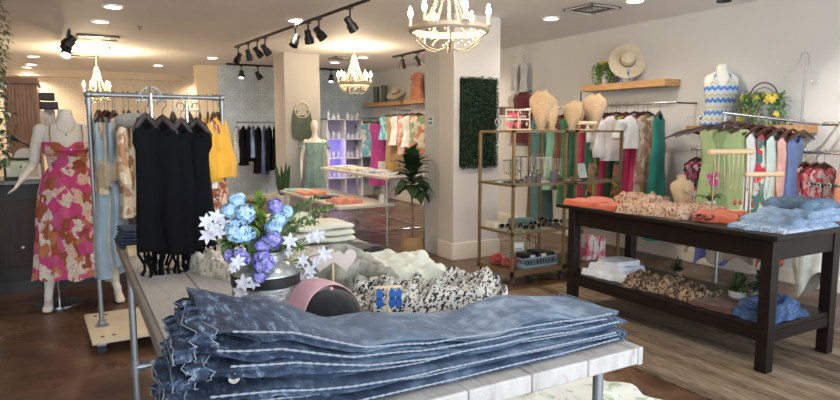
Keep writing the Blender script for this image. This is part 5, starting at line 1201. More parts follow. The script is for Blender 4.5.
MB().box((-.06, -.03, 0), (.06, .03, .01)).tube([(0, 0, .01), (0, 0, .06)], .007, 8).tube([(-.10, 0, .07), (.10, 0, .07)], .018, 16).build('stand', PALEWOOD, t)
def ear_rack(lb, px, y, w_, h, cols, zt, rows=2, rz=-.2, back=(.60, .52, .40)):
    x = PY(px, 120, y).x; t = thing('earring_rack', lb, 'earring rack', (x, y, zt), rz)
    MB().box((-w_/2, -.03, 0), (w_/2, .03, .012)).build('base', PALEWOOD, t, smooth=False)
    m = MB()
    for q in (-w_/2, w_/2-.01): m.box((q, -.005, .012), (q+.01, .005, h))
    for k in range(rows): m.box((-w_/2, -.006, h-.015-k*h*.45), (w_/2, .006, h-k*h*.45))
    m.build('frame', plain(back, .6), t, smooth=False)
    rnd = random.Random(px)
    for k in range(rows):
        nq = 5
        for i in range(nq):
            xx = lerp(-w_*.4, w_*.4, i/(nq-1)); z = h-.02-k*h*.45; l = rnd.uniform(.02, .045)*(1.5 if px == 513 else 1.)
            MB().tube([(xx, -.008, z), (xx, -.008, z-.01)], .001, 4).ball((xx, -.009, z-.012-l*.5), l*.5, 6, (.55, .3, 1)).build('earring', plain(cols[(i+k) % len(cols)], .4), t)
ear_rack('earring rack with hot pink tassel earrings on the gold unit top', 513, 4.70, .16, .20, [(.70, .05, .16), (.62, .10, .12)], ZT)
ear_rack('earring rack with black and gold earrings right of the pink ones', 524, 4.64, .13, .20, [(.04, .03, .03), (.45, .33, .2), (.5, .08, .1)], ZT)
t = thing('hoop_display', 'small silver hoop ring display at the left end of the gold unit top', 'jewellery stand', (PY(498, 118, 5.02).x, 5.02, ZT))
MB().lathe([(.001, 0), (.03, 0), (.03, .008), (.001, .01)], n=16).tube([(0, 0, .01), (0, 0, .05)], .003, 6).tube([(.035*math.cos(2*PI*k/20), 0, .08+.035*math.sin(2*PI*k/20)) for k in range(20)], .006, 6, closed=True).build('ring', CHROME, t)
tag(box('brown_gift_box', (PY(505, 97, 5.9).x, 5.95, 1.68), (PY(516, 97, 5.9).x, 6.1, 1.78), plain((.17, .10, .075), .6), None, .003), 'small brown box on the white ledge right of the pillar', 'box')
tag(box('white_ledge', (4.421, 5.92, 1.655), (4.86, 6.14, 1.679), plain((.6, .58, .55), .5), None, .002), 'small white ledge fixed beside the front pillar', 'shelf')
# second shelf of the units: jewellery
Z2 = .988; Z3 = .523; Z1 = .151
def wire_stand(lb, px, y, h, w_, cols, zt, n=6, rz=-.2, mat=None):
    x = PY(px, 160, y).x; t = thing('necklace_stand', lb, 'jewellery stand', (x, y, zt), rz)
    MB().box((-w_/2, -.035, 0), (w_/2, .035, .01)).tube([(0, 0, .01), (0, 0, h)], .004, 8).tube([(-w_/2, 0, h), (w_/2, 0, h)], .004, 8).build('frame', mat or BLACK, t)
    rnd = random.Random(px)
    for i in range(n):
        xx = lerp(-w_*.45, w_*.45, i/(n-1)); l = rnd.uniform(.5, .9)*h
        c = MB().tube([(xx-.012, -.004, h), (xx-.007, -.008, h-l*.6), (xx, -.01, h-l), (xx+.007, -.008, h-l*.6), (xx+.012, -.004, h)], .0016, 5).build('necklace', plain(cols[i % len(cols)], .3, .4), t)
        MB().ball((xx, -.011, h-l-.004), .009, 5, (1, .5, 1.4)).build('pendant', plain(cols[(i+1) % len(cols)], .4), c)
GD = (.45, .36, .2); SL = (.5, .5, .5)
wire_stand('black wire stand with teal and gold jewellery at the left of the upper glass shelf', 511, 4.80, .22, .17, [(.02, .10, .13), GD, (.03, .05, .07)], Z2, 7)
wire_stand('gold necklace stand in the centre of the upper glass shelf', 531, 4.72, .25, .16, [GD, (.55, .5, .4), (.05, .04, .04)], Z2, 8, mat=GOLD)
wire_stand('silver necklace stand right of the gold one on the upper glass shelf', 545, 4.70, .24, .16, [SL, GD, (.4, .12, .12)], Z2, 8, mat=plain((.6, .55, .5), .4))
wire_stand('small stand of amber necklaces behind the gold one on the upper glass shelf', 538, 4.98, .27, .16, [(.3, .16, .05), GD, (.2, .05, .05)], Z2, 8, mat=GOLD)
wire_stand('small stand of dark beads behind the black wire stand', 521, 5.0, .24, .15, [(.03, .03, .05), (.2, .15, .1), SL], Z2, 7)
wire_stand('stand of silver chains at the far right of the upper glass shelf', 556, 4.9, .22, .14, [SL, (.3, .3, .3), GD], Z2, 7, mat=BLACK)
for i, (px, w_, c, lb) in enumerate(((528, .05, (.05, .04, .10), 'tiny dark bead card below the gold necklace stand'), (538, .05, (.06, .03, .04), 'tiny dark bead card between the two necklace stands'), (553, .06, (.08, .07, .14), 'small dark patterned box at the right of the upper glass shelf'))):
    x = PY(px, 175, 4.62).x; tag(box('bead_card', (x-w_/2, 4.60, Z2+.001), (x+w_/2, 4.63, Z2+.07+.04*(i == 2)), leopard((.12, .10, .12), c, c, 90.), None, .002), lb, 'card')
for px, lb in ((569, 'rolled tan bracelet lying on the upper shelf of the second gold unit'), (579, 'gold bangle lying on the upper shelf of the second gold unit')):
    x = PY(px, 176, 4.6).x; tag(MB().tube([(.03*math.cos(2*PI*k/20), .03*math.sin(2*PI*k/20), .012) for k in range(20)], .008, 8, closed=True).build('bangle', plain((.42, .30, .16), .4), None, (x, 4.62, Z2)), lb, 'bracelet')
t = thing('tablet_stand', 'grey framed slanted tablet display on the second gold unit upper shelf', 'tablet', (PY(585, 178, 4.56).x, 4.58, Z2), -.3)
MB().box((-.055, -.006, .02), (.055, .006, .20)).build('frame', BLACK, t, rot=(-.45, 0, 0), mods=[bevel(.002)]); MB().box((-.047, -.0085, .03), (.047, -.0065, .19)).build('screen', plain((.34, .37, .35), .2), t, rot=(-.45, 0, 0), smooth=False)
MB().box((-.05, -.01, 0), (.05, .10, .008)).tube([(0, .09, .005), (0, .04, .11)], .005, 6).build('foot', BLACK, t)
# lower glass shelf: sunglasses
def sunglasses(lb, px, y, rz, zt, mat):
    x = PY(px, 230, y).x; t = thing('sunglasses', lb, 'sunglasses', (x, y, zt), rz); m = MB()
    for sx in (-1, 1):
        m.tube([(sx*.035+.026*math.cos(2*PI*k/18), 0, .028+.021*math.sin(2*PI*k/18)) for k in range(18)], .003, 6, closed=True)
        m.tube([(sx*.064, 0, .036), (sx*.066, .06, .034), (sx*.064, .12, .018)], .003, 6)
    m.tube([(-.01, 0, .034), (.01, 0, .034)], .003, 6); m.build('frame', mat, t)
    for sx in (-1, 1): MB().lathe([(.001, 0), (.024, 0), (.024, .002), (.001, .002)], n=16, tilt=Matrix.Rotation(PI/2, 3, 'X')).build('lens', plain((.015, .012, .012), .1), t, (sx*.035, 0, .028))
rnd = random.Random(17)
for i, (px, y) in enumerate(((505, 4.85), (512, 4.72), (520, 4.8), (529, 4.66), (533, 4.84), (541, 4.7), (548, 4.88), (553, 4.68), (559, 4.82), (545, 5.0))):
    sunglasses('dark sunglasses laid out on the lower glass shelf of the first gold unit', px, y, rnd.uniform(-.9, .6), Z3, [BLACK, plain((.10, .08, .07), .3), plain((.10, .05, .03), .3)][i % 3])
    for o in [bpy.context.scene.objects[-1]]: pass
for o in C.objects:
    if o.name.startswith('sunglasses'): o['group'] = 'sunglasses on the lower glass shelf'
lay_cloth('cream_scarf', 'cream scarf folded at the left end of the lower glass shelf', 'scarf', (3.73, 4.98, Z3+.001), 0, .2, .2, .05, cloth((.5, .46, .4)), seed=71)
lay_cloth('teal_scarf', 'teal scarf folded at the back of the lower glass shelf', 'scarf', (4.08, 5.02, Z3+.001), 0, .26, .14, .06, cloth((.12, .22, .21)), seed=72)
# bottom: basket with boxes
BLB = plain((.24, .36, .42), .5)
t = thing('blue_basket', 'pale blue lattice basket on the bottom of the first gold unit', 'basket', (4.0, 4.74, Z1), 0)
m = MB(); A_, B_, H_ = .225, .13, .10
m.box((-A_, -B_, 0), (A_, B_, .008))
for z in (.008, H_-.014): 
    for p_, q_ in (((-A_, -B_, z), (A_, -B_+.006, z+.014)), ((-A_, B_-.006, z), (A_, B_, z+.014)), ((-A_, -B_, z), (-A_+.006, B_, z+.014)), ((A_-.006, -B_, z), (A_, B_, z+.014))): m.box(p_, q_)
for k in range(12):
    x = lerp(-A_, A_-.0375, k/11)
    for y in (-B_+.003, B_-.003): m.tube([(x, y, .02), (x+.0375, y, H_-.012)], .0028, 4).tube([(x+.0375, y, .02), (x, y, H_-.012)], .0028, 4)
for k in range(7):
    y = lerp(-B_, B_-.037, k/6)
    for x in (-A_+.003, A_-.003): m.tube([(x, y, .02), (x, y+.037, H_-.012)], .0028, 4).tube([(x, y+.037, .02), (x, y, H_-.012)], .0028, 4)
m.build('lattice', BLB, t, smooth=False)
for i, (x, lb) in enumerate(((3.92, 'black case with white price card, left one in the blue basket'), (4.06, 'black case with white price card, middle one in the blue basket'), (4.16, 'black case at the right end of the blue basket'))):
    o = box('black_case', (x-.055, 4.64, Z1+.012), (x+.055, 4.84, Z1+.125+.01*(i == 1)), plain((.012, .012, .016), .35), None, .012); tag(o, lb, 'case')
    if i < 2: MB().box((-.03, -.001, -.02), (.03, .001, .02)).build('price_card', plain((.72, .62, .58), .6), o, (.0, -.105, .03), (-.25, 0, 0), smooth=False)
rnd = random.Random(3)
for i, (x, y, lb) in enumerate(((3.69, 4.93, 'red sandal pair left of the blue basket, rear one'), (3.72, 4.76, 'red sandal left of the blue basket, front one'))):
    t = thing('red_sandal', lb, 'sandal', (x, y, Z1+.001), -.4+.5*i); m = MB(); pts = []
    for k in range(24):
        a = 2*PI*k/24; pts.append((.04*math.cos(a)*(1+.15*math.sin(a)), .115*math.sin(a)))
    m.rings([[(x_, y_, .0+.01*max(0, -y_)*8) for x_, y_ in pts], [(x_, y_, .014+.01*max(0, -y_)*8) for x_, y_ in pts]]).build('sole', plain((.10, .03, .02), .5), t)
    MB().tube([(-.04, .04, .012), (-.03, .05, .06), (0, .055, .075), (.03, .05, .06), (.04, .04, .012)], [.016]*5, 10, flat=.5).tube([(-.04, -.05, .018), (-.035, -.06, .09), (0, -.07, .12), (.035, -.06, .09), (.04, -.05, .018)], .014, 10, flat=.5).build('strap', plain((.42, .035, .035), .4), t)
t = thing('white_sign_card', 'small white card standing behind the blue basket', 'card', (3.98, 4.93, Z1+.001), -.2)
MB().box((-.065, 0, 0), (.065, .02, .19)).build('card', WHITE, t, rot=(-.1, 0, 0), smooth=False)
m = MB()
for k in range(3): m.box((-.04, -.002, .12-.035*k), (.04-.015*k, -.0005, .13-.035*k))
m.build('print_lines', plain((.3, .3, .32), .5), t, rot=(-.1, 0, 0), smooth=False)
t = thing('hair_clip_rack', 'cream panel rack of hanging gold chains behind the blue basket', 'jewellery stand', (4.12, 5.02, Z1+.001), -.15)
MB().box((-.15, -.02, 0), (.15, .02, .02)).tube([(-.14, 0, .02), (-.14, 0, .30), (.14, 0, .22), (.14, 0, .02)], .005, 6).build('frame', BLACK, t)
for k in range(8):
    x = -.12+.034*k; MB().box((x-.012, -.01, .06), (x+.012, -.004, .27-.018*k)).build('card', plain((.46, .40, .27), .6), t, smooth=False)
t = thing('pink_package', 'pink and white printed packages on the bottom shelf of the second gold unit', 'package', (4.72, 4.62, Z1+.001), 0)
t4 = print_(((.62, .10, .18), (.68, .58, .56), (.65, .2, .26), (.7, .66, .64)), 18.)
for k in range(3): MB().box((-.13+.09*k, -.05, 0), (-.05+.09*k, .05, .27-.02*k)).build('box', t4, t, mods=[bevel(.003)])
#PART6
# ================================================================== right wall
o = box('floating_shelf', (5.85, 4.72, 2.0), (XR, 6.03, 2.08), OAK, None, .003); tag(o, 'thick oak wall shelf with straw hat and trailing greenery', 'shelf')
o = box('floating_shelf', (5.85, 3.19, 1.475), (XR, 4.42, 1.55), OAK, None, .003); tag(o, 'thick oak wall shelf with striped top bust and flower basket', 'shelf')
o = box('floating_shelf', (5.85, 1.6, 1.74), (XR, 2.84, 1.81), OAK, None, .003); tag(o, 'oak wall shelf cut by the right edge of the photo', 'shelf')
hat('large straw sun hat tilted toward the room on the right wall oak shelf', (5.98, 5.38, 2.081), (1.15, -.75), STRAW, .225, .27)
t = thing('trailing_plant', 'trailing green plant with yellow flowers left of the straw hat', 'plant', (5.97, 5.72, 2.081))
MB().lathe([(.001, 0), (.05, 0), (.06, .13), (.05, .13), (.001, .12)], n=20).build('pot', plain((.45, .42, .38), .6), t)
m = MB(); rnd = random.Random(21)
for i in range(60):
    a = rnd.uniform(0, 2*PI); r0 = rnd.uniform(.05, .15); L = rnd.uniform(.08, .34)
    for k in range(9):
        u = k/8; p = Vector((r0*math.cos(a)*min(1, u*2+.4)-.02, r0*math.sin(a)*min(1, u*2+.4), .22+.08*math.sin(u*PI)-L*u*.9)); p.x = min(p.x, .12); p.z = max(p.z, .02)
        for j in range(2): m.leaf(p, (rnd.gauss(0, 1), rnd.gauss(0, 1), -.6), .035, .018, .3)
m.build('leaves', foliage((.09, .17, .05), (.20, .32, .10)), t)
m = MB()
for i in range(16):
    c = Vector((rnd.uniform(-.08, .03), rnd.uniform(-.07, .07), rnd.uniform(.18, .28))); blossom(m, c, .028, 5, (-.5, -.6, .6), .3, .8)
m.build('yellow_flowers', plain((.62, .45, .04), .6), t)
t = thing('patterned_box', 'dark and pale blue patterned box under the straw hat', 'box', (6.0, 5.50, 2.081))
MB().box((-.05, -.03, 0), (.05, .03, .17)).build('spine', plain((.02, .03, .09), .5), t, smooth=False); MB().box((-.05, -.16, 0), (.05, -.031, .16)).build('body', print_(((.40, .45, .55), (.12, .16, .3), (.5, .52, .58)), 30.), t, smooth=False)
# smart speaker like white device
t = thing('white_camera', 'small white device with round black lens on the oak shelf end', 'camera', (5.93, 4.30, 1.551), -.7)
MB().box((-.028, -.02, 0), (.028, .02, .105)).build('body', WHITE, t, mods=[bevel(.008, 3)]); MB().lathe([(.001, .0), (.016, 0), (.016, .004), (.001, .005)], n=20, tilt=Matrix.Rotation(PI/2, 3, 'X')).build('lens', BLACK, t, (0, -.0205, .075))
# bust with zigzag striped top
t3 = NT('zigzag_knit', (.6, .6, .6), .8); sep = t3.new('ShaderNodeSeparateXYZ'); t3.ln(t3.co(), sep.inputs[0])
ang = t3.math('ARCTAN2', sep.outputs[1], sep.outputs[0]); zz_ = t3.math('PINGPONG', t3.math('MULTIPLY', ang, 2.6), .5)
h_ = t3.math('FRACT', t3.math('MULTIPLY', t3.math('ADD', sep.outputs[2], t3.math('MULTIPLY', zz_, .045)), 9.2))
t3.base(t3.ramp(h_, [(0, (.06, .20, .55)), (.22, (.20, .38, .66)), (.36, (.66, .68, .66)), (.5, (.50, .42, .24)), (.66, (.66, .66, .62)), (.8, (.35, .55, .68)), (.9, (.66, .68, .66))], 'CONSTANT'))
t = thing('torso_form', 'white torso form in a blue, cream and tan zigzag halter top', 'mannequin', (5.95, 4.10, 1.551), -.75); t.scale = (1.08, 1.08, 1.15)
rs = []
for z, a, b, y in ((0, .145, .10, 0), (.05, .14, .10, 0), (.14, .115, .085, 0), (.22, .125, .095, -.01), (.30, .145, .11, -.02), (.36, .15, .10, -.01), (.41, .155, .08, 0), (.45, .135, .06, 0), (.475, .075, .048, 0), (.50, .05, .045, 0), (.545, .045, .042, 0), (.55, .02, .02, 0)):
    rs.append([(a*math.cos(2*PI*k/32), y+b*math.sin(2*PI*k/32), z) for k in range(32)])
MB().rings(rs).build('form', IVORY, t)
rs = []
for z, a, b, y in ((.005, .168, .12, 0), (.05, .16, .115, 0), (.14, .125, .095, 0), (.22, .133, .105, -.01), (.30, .152, .12, -.02), (.345, .150, .112, -.015)):
    rs.append([(a*math.cos(2*PI*k/48), y+b*math.sin(2*PI*k/48), z+(.07*math.exp(-((abs(math.cos(2*PI*k/48))-.5)/.28)**2) if (z > .34 and math.sin(2*PI*k/48) < 0) else 0)) for k in range(48)])
tp = MB().rings(rs, (False, False)).build('zigzag_top', t3.m, t)
m = MB()
for sx in (-1, 1): m.tube([(sx*.085, -.085, .40), (sx*.065, -.062, .45), (sx*.045, -.02, .49), (0, .045, .50)], .008, 6)
m.build('halter_strap', t3.m, tp)
# flower basket
t = thing('flower_basket', 'wire handled basket of trailing green leaves and yellow flowers on the oak shelf', 'plant', (5.94, 3.63, 1.551)); t.scale = (1, 1.15, 1.4)
MB().lathe([(.001, 0), (.08, 0), (.11, .16), (.10, .16), (.001, .13)], n=26).build('basket', t2.m if False else plain((.32, .33, .30), .6), t)
MB().tube(arc((0, 0, .16), .135, 0, PI, 20, 'yz'), .005, 6).tube(arc((.0, 0, .14), .12, 0, PI, 20, 'yz'), .003, 6).build('handle', plain((.04, .035, .03), .5), t)
m = MB(); rnd = random.Random(31)
for i in range(90):
    a = rnd.uniform(0, 2*PI); r0 = rnd.uniform(.05, .17); L = rnd.uniform(.02, .30)
    for k in range(9):
        u = k/8; p = Vector((r0*math.cos(a)*min(1, u*2+.3), r0*1.15*math.sin(a)*min(1, u*2+.3), .17+.07*math.sin(u*PI)-L*u*.8)); p.z = max(.02, p.z); p.x = min(p.x, .13)
        for j in range(2): m.leaf(p, (rnd.gauss(-.2, 1), rnd.gauss(0, 1), rnd.uniform(-.8, .4)), .038, .018, .3)
m.build('leaves', foliage((.10, .20, .07), (.24, .38, .15)), t)
m = MB()
for i in range(13):
    a = rnd.uniform(.5, 1.5)*PI*rnd.choice((1, 1, 1.3)); c = Vector((.16*math.cos(a)-.02, rnd.choice((-.12, -.15, .12, -.05))+rnd.gauss(0, .03), rnd.uniform(.0, .2)+.02)); blossom(m, c, .03, 5, (-.5, -.7, .4), .3, .8)
m.build('yellow_flowers', plain((.68, .52, .06), .6), t)
# silver wire figure
t = thing('wire_figure', 'silver wire torso jewellery holder on the right end of the oak shelf', 'jewellery stand', (5.97, 3.27, 1.551), -.75); t.scale = (1, 1, 1.27)
MB().box((-.08, -.05, 0), (.08, .05, .012)).tube([(-.0, 0, .012), (-.0, 0, .42)], .003, 6).tube([(.014, 0, .012), (.014, 0, .40)], .0025, 6).build('base_and_posts', plain((.22, .22, .23), .4, .9), t)
MB().tube([(-.17, 0, .34), (-.175, 0, .365), (-.13, 0, .385), (-.09, 0, .40), (-.07, 0, .44), (-.04, 0, .47), (-.035, 0, .50), (-.02, 0, .52), (.01, 0, .525), (.03, 0, .505), (.03, 0, .48), (.04, 0, .43)], .004, 6, cap=True).build('shoulder_wire', plain((.25, .25, .26), .25, .9), t)
m = MB()
for c in ((.075, .39), (.10, .31)): m.tube([(c[0]+.022*math.cos(a), 0, c[1]+.022*math.sin(a)) for a in [lerp(.3, 5.2, k/12) for k in range(13)]], .0025, 5)
m.ball((.075, 0, .32), .008, 6); m.build('hooked_earrings', CHROME, t)
# hanging white clothes beyond the pillar
for px, lb, W, L in ((515, 'pale garment hung high on the right wall beside the pillar, left one', .07, .38), (524, 'pale garment hung high on the right wall right of its twin', .09, .42)):
    p = PX(px, 60, XR-.06); o = garment_mb(W, L, depth=.02, seed=px, scoop=.02).build('hanging_blouse', cloth((.55, .56, .56), .06), None, (XR-.06, p.y, 2.50), (0, 0, PI/2)); tag(o, lb, 'blouse')
    hanger((XR-.06, p.y, 2.512), PI/2, 'pale hanger holding a white garment high on the right wall', 'pale hangers high on the right wall', .07, WHITE)
q = PX(524, 92, XR-.07); tag(MB().tube([(0, -.18, 0), (0, .12, 0)], .01, 8).tube([(0, .1, 0), (.065, .1, 0)], .008, 6).build('wall_hook_rail', BLACK, None, q), 'short dark wall hook rail left of the burlap displays', 'rail')
o = garment_mb(.17, .8, depth=.05, seed=3).build('white_robe', cloth((.55, .5, .47)), None, (q.x-.12, q.y-.0, q.z-.02), (0, 0, -1.1)); tag(o, 'dusky pink and white garment hanging behind the earring racks', 'clothing')
o = garment_mb(.17, .75, depth=.05, seed=4).build('maroon_blouse', cloth((.16, .03, .04)), None, (q.x-.12, q.y-.14, q.z-.02), (0, 0, -1.1)); tag(o, 'maroon garment hanging behind the black and gold earring rack', 'clothing')
# ---- long wall rail below the first shelf
def garm2(name, lb, cat, px, X, z, mt, L, W=.2, rz=-.1, grp='dark wooden hangers on the right wall rail', hl='dark wooden hanger on the right wall rail under the straw hat shelf', **kw):
    y = PX(px, 125, X).y; garment(name, lb, cat, (X, y, z), rz, mt, W, L, hl, grp, hz=.12, seed=kw.pop('seed', int(px)), **kw)
wall_rail('chrome rail of bright dresses on the right wall under the straw hat', 4.45, 7.6, 1.80, 5.72)
MB().tube([(0, 0, 0), (0, 0, .2)], .008, 8).build('rail_drop_rod', BLACK, bpy.data.objects['wall_rail.002'] if 'wall_rail.002' in bpy.data.objects else None, (.13, 0, 0))
TROP = print_(((.03, .16, .05), (.50, .38, .06), (.45, .12, .04), (.02, .07, .03), (.10, .30, .12), (.50, .22, .16)), 20.)
TROP2 = print_(((.05, .20, .08), (.25, .30, .10), (.55, .16, .05), (.03, .08, .05)), 24.)
TEA = cloth((.005, .20, .17), .2); MAG = cloth((.48, .02, .10), .15); WHT = cloth((.66, .62, .60), .06)
for (nm, lb, cat, px, mt, L, W, kw) in (
    ('green_dress', 'green long dress at the far left end of the right wall rail', 'dress', 572, cloth((.04, .16, .07)), 1.2, .2, {}),
    ('mint_dress', 'mint green dress seen through the first gold unit', 'dress', 556, cloth((.22, .45, .33)), 1.0, .17, {}),
    ('sea_dress', 'dusty teal long dress seen low through the first gold unit', 'dress', 542, cloth((.10, .20, .19)), 1.45, .2, {}),
    ('rust_dress', 'rust brown dress seen between the two gold units', 'dress', 564, cloth((.20, .07, .04)), .95, .16, {}),
    ('dark_green_dress', 'dark green dress seen through the second gold unit', 'dress', 581, cloth((.015, .08, .04)), 1.2, .2, {}),
    ('pink_dress', 'hot pink narrow dress seen above the slanted tablet', 'dress', 588, MAG, 1.15, .15, {}),
    ('teal_top_dress', 'teal dress right of the hot pink one behind the second unit', 'dress', 594, TEA, 1.2, .15, {}),
    ('tropical_dress', 'tropical print long dress at the left of the uncovered rail part', 'dress', 600, TROP, 1.25, .17, {}),
    ('white_sleeve_blouse', 'white blouse sleeve slanting above the tropical dress at the left', 'blouse', 603, WHT, .42, .17, dict(X=5.62, sleeves=(.25, .05, .06))),
    ('green_print_dress', 'green and rust print long dress third from the left on the rail', 'dress', 607, TROP2, 1.3, .18, {}),
    ('crimson_dress', 'crimson dress behind the white puff sleeve blouse', 'dress', 611, MAG, 1.25, .16, {}),
    ('white_puff_blouse', 'white gathered long sleeved blouse in the middle of the rail', 'blouse', 616, WHT, .55, .19, dict(X=5.60, sleeves=(.42, .065, .085))),
    ('forest_dress', 'forest green long dress hanging under the white gathered blouse', 'dress', 619, cloth((.01, .05, .02)), 1.2, .18, {}),
    ('yellow_print_dress', 'yellow and green print long dress right of the white blouse', 'dress', 626, TROP, 1.3, .18, {}),
    ('white_short_blouse', 'white short puff sleeved blouse over the magenta dresses', 'blouse', 634, WHT, .40, .17, dict(X=5.60, sleeves=(.2, .07, .08))),
    ('magenta_dress', 'magenta long dress under the white short sleeved blouse', 'dress', 637, MAG, 1.25, .19, {}),
    ('magenta_wrap_dress', 'magenta long dress with pale inner lining right of the short blouse', 'dress', 643, MAG, 1.3, .18, {}),
    ('floral_edge_dress', 'pink and cream floral dress edge left of the teal dress', 'dress', 647, print_(((.55, .3, .25), (.6, .5, .4), (.35, .2, .12)), 22.), 1.25, .17, {})):
    X = kw.pop('X', 5.74); garm2(nm, lb, cat, px, X, 1.815, mt, L, W, depth=.055, k=8, **kw)
garm2('teal_maxi_dress', 'bright teal sleeveless long dress at the near end of the rail', 'dress', 659, 5.70, 1.815, TEA, 1.42, .19, rz=.45, depth=.07, k=6, straps=False, neck=.10, scoop=.12, prof=[(0, .95), (.3, .9), (1, 1.05)])
# ---- rail under the second shelf, garments facing the room
def arm_rail(name, lb, a, b):
    a, b = Vector(a), Vector(b); c = (a+b)/2; t = thing(name, lb, 'clothes rail', c)
    MB().tube([a-c, b-c], .011, 10).build('bar', CHROME, t); MB().tube([b-c, Vector((XR-.001, b.y, b.z))-c], .010, 8).build('bracket', BLACK, t)
    MB().tube([a-c+Vector((.02, 0, -.012)), Vector((a.x+.02, a.y, 0))-c], .014, 10).tube([Vector((a.x-.2, a.y, .02))-c, Vector((a.x+.3, a.y, .02))-c], .014, 8).build('post', GALV, t)
a = PY(722, 110, 3.30); arm_rail('front_facing_rail', 'rail carrying the pale green tank dress and its neighbours under the flower basket', (5.02, 3.42, 1.655), (5.85, 3.02, 1.55))
HG = 'dark wooden hangers behind the pale green tank dress'; HLb = 'dark wooden hanger on the rail behind the pale green tank dress'
SG = cloth((.30, .36, .16), .08); SG2 = cloth((.20, .26, .11), .1)
rz_ = -.62
LN = Vector((.83, -.40, -.105)).normalized()
def fac(i): return Vector((5.02, 3.42, 1.665)) + LN*(.03+i*.095)
items = [('tank_dress', 'pale green ribbed tank dress facing the room behind the jewellery stands', 'dress', SG, .215, 1.0, 0), ('tank_dress', 'darker green tank dress directly behind the pale green one', 'dress', SG2, .21, 1.05, 1),
    ('teal_blouse', 'dark teal blouse behind the green tank dresses', 'blouse', cloth((.01, .09, .08)), .19, .9, 2), ('white_tank', 'white sleeveless top right of the dark teal blouse', 'top', cloth((.58, .60, .58), .06), .19, .95, 3),
    ('flower_blouse', 'teal blouse with red flowers right of the green tank dress', 'blouse', print_(((.03, .16, .13), (.45, .03, .05), (.03, .16, .13), (.5, .5, .45)), 13.), .19, .85, 4), ('pale_blouse', 'pale mint blouse in the middle of the facing rail', 'blouse', cloth((.42, .50, .46), .08), .19, 1.05, 5),
    ('pink_tank', 'salmon edged white top near the right end of the facing rail', 'top', cloth((.55, .30, .26)), .18, 1.0, 6), ('blue_dress', 'slate blue garment at the right end of the facing rail', 'dress', cloth((.09, .14, .30)), .18, .95, 7)]
for nm, lb, cat, mt, W, L, i in items:
    garment(nm, lb, cat, fac(i), rz_+(-.12 if i < 1 else .25 if i < 3 else .75), mt, W*(1 if i < 2 else .9), L, HLb, HG, hz=.12, depth=.045, seed=90+i, neck=.075 if i < 2 else .07, scoop=.10, drop=.05 if i < 2 else .07, prof=[(0, .92), (.25, .85), (1, 1.25)], amp=.25)
for i in range(8): hanger(fac(.3+i*1.05)+Vector((0, 0, -.085)), rz_+.35+.05*i, HLb, HG, W=.22, hook=.10)
for i in range(3): hanger((4.98-.02*i, 3.50+.10*i, 1.54-.02*i), -.5, 'empty dark wooden hanger end sticking out left of the tank dress', 'dark wooden hangers left of the tank dress', W=.22, hook=.12)
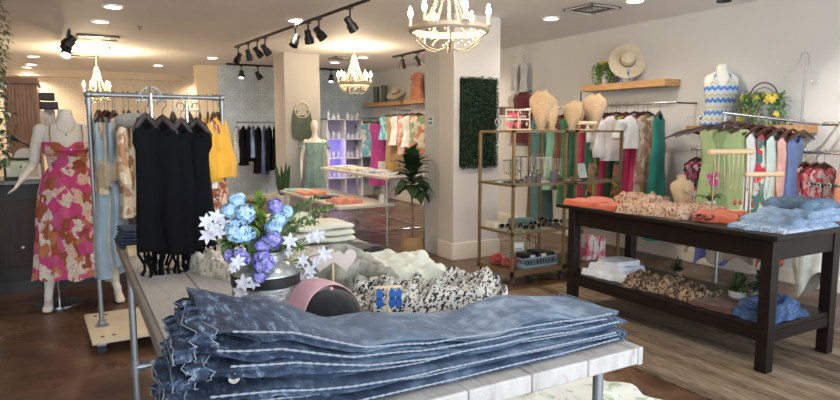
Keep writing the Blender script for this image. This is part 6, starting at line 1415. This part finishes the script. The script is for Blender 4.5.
# lower rails with small prints
def low_rail(lb, y0, y1, z, X=5.8): wall_rail(lb, y0, y1, z, X)
low_rail('lower wall rail of magenta print tops left of the green tank dress', 3.45, 4.3, 1.30)
for i, (px, lb) in enumerate(((698, 'magenta and white print blouse, leftmost on the lower rail by the orchid'), (706, 'magenta and white print blouse behind the orchid'), (713, 'magenta print blouse nearest the green tank dress'))):
    garm2('magenta_print_blouse', lb, 'blouse', px, 5.74, 1.32, print_(((.50, .03, .18), (.60, .50, .52), (.55, .06, .25), (.03, .02, .04)), 22.), .42, .17, grp='dark wooden hangers on the lower rail by the orchid', hl='dark wooden hanger on the lower rail by the orchid', depth=.05)
low_rail('lower wall rail of red print clothes at the right behind the bracelet bar', 2.2, 3.2, 1.30)
for i, (px, lb, c) in enumerate(((800, 'cream print blouse on the lower right rail behind the bracelet bar', print_(((.52, .46, .38), (.40, .15, .12), (.5, .45, .4)), 22.)), (808, 'cream and red print blouse in the middle of the lower right rail', print_(((.5, .4, .34), (.35, .06, .06), (.12, .04, .04)), 22.)), (819, 'red floral print blouse by the coral jackets', print_(((.45, .03, .06), (.5, .2, .2), (.3, .02, .04)), 20.)), (827, 'dark red print dress half behind the coral jackets', print_(((.30, .03, .05), (.42, .3, .3)), 20.)))):
    garm2('print_blouse', lb, 'blouse', px, 5.74, 1.32, c, .5, .18, grp='dark wooden hangers on the lower right rail', hl='dark wooden hanger on the lower right rail', depth=.05)
# long things seen under the dark table
for i, (x, y, z, mt, W, L, lb, nm) in enumerate(((5.62, 4.0, .72, cloth((.20, .24, .10)), .14, .45, 'olive garment hem seen under the dark table left of the blue one', 'olive_skirt'), (5.55, 3.82, .70, cloth((.07, .10, .34)), .15, .50, 'blue and violet garment hem hanging low under the dark table', 'violet_skirt'),
      (5.5, 3.6, .70, cloth((.22, .19, .17)), .20, .45, 'taupe grey garment hem hanging low under the dark table', 'taupe_skirt'), (5.5, 3.2, .80, cloth((.50, .10, .07)), .10, .52, 'coral red garment end seen beside the dark table near leg', 'coral_skirt'))):
    o = garment_mb(W, L, depth=.07, seed=110+i, prof=[(0, 1), (1, 1.1)], hem_j=.04).build(nm, mt, None, (x, y, z), (0, 0, -.6)); tag(o, lb, 'skirt')
o = garment_mb(.13, .62, depth=.07, seed=130, prof=[(0, 1), (1, 1.15)], hem_j=.12, amp=.6, k=6).build('white_ruffle_dress', cloth((.42, .44, .40), .2), None, (5.30, 2.72, .86), (0, 0, -.75)); tag(o, 'white and grey ruffled dress hanging behind the dark table right legs', 'dress')
# coral jackets at the right edge
wall_rail('wall rail holding the coral jackets at the right photo edge', 1.9, 2.98, 1.56, 5.78)
CJ = cloth((.42, .16, .085), .12)
for i, (y, lb) in enumerate(((2.62, 'coral brown jacket, leftmost at the right photo edge'), (2.50, 'coral brown jacket, second at the right photo edge'), (2.38, 'coral brown jacket, third and half cut by the photo edge'))):
    garment('coral_jacket', lb, 'jacket', (5.72, y, 1.575), -.15, CJ, .19, .78, 'dark hanger at the right photo edge', 'dark hangers at the right photo edge', hz=.11, depth=.06, seed=140+i, sleeves=(.55, .05, .06), prof=[(0, 1), (1, 1.1)])
#END
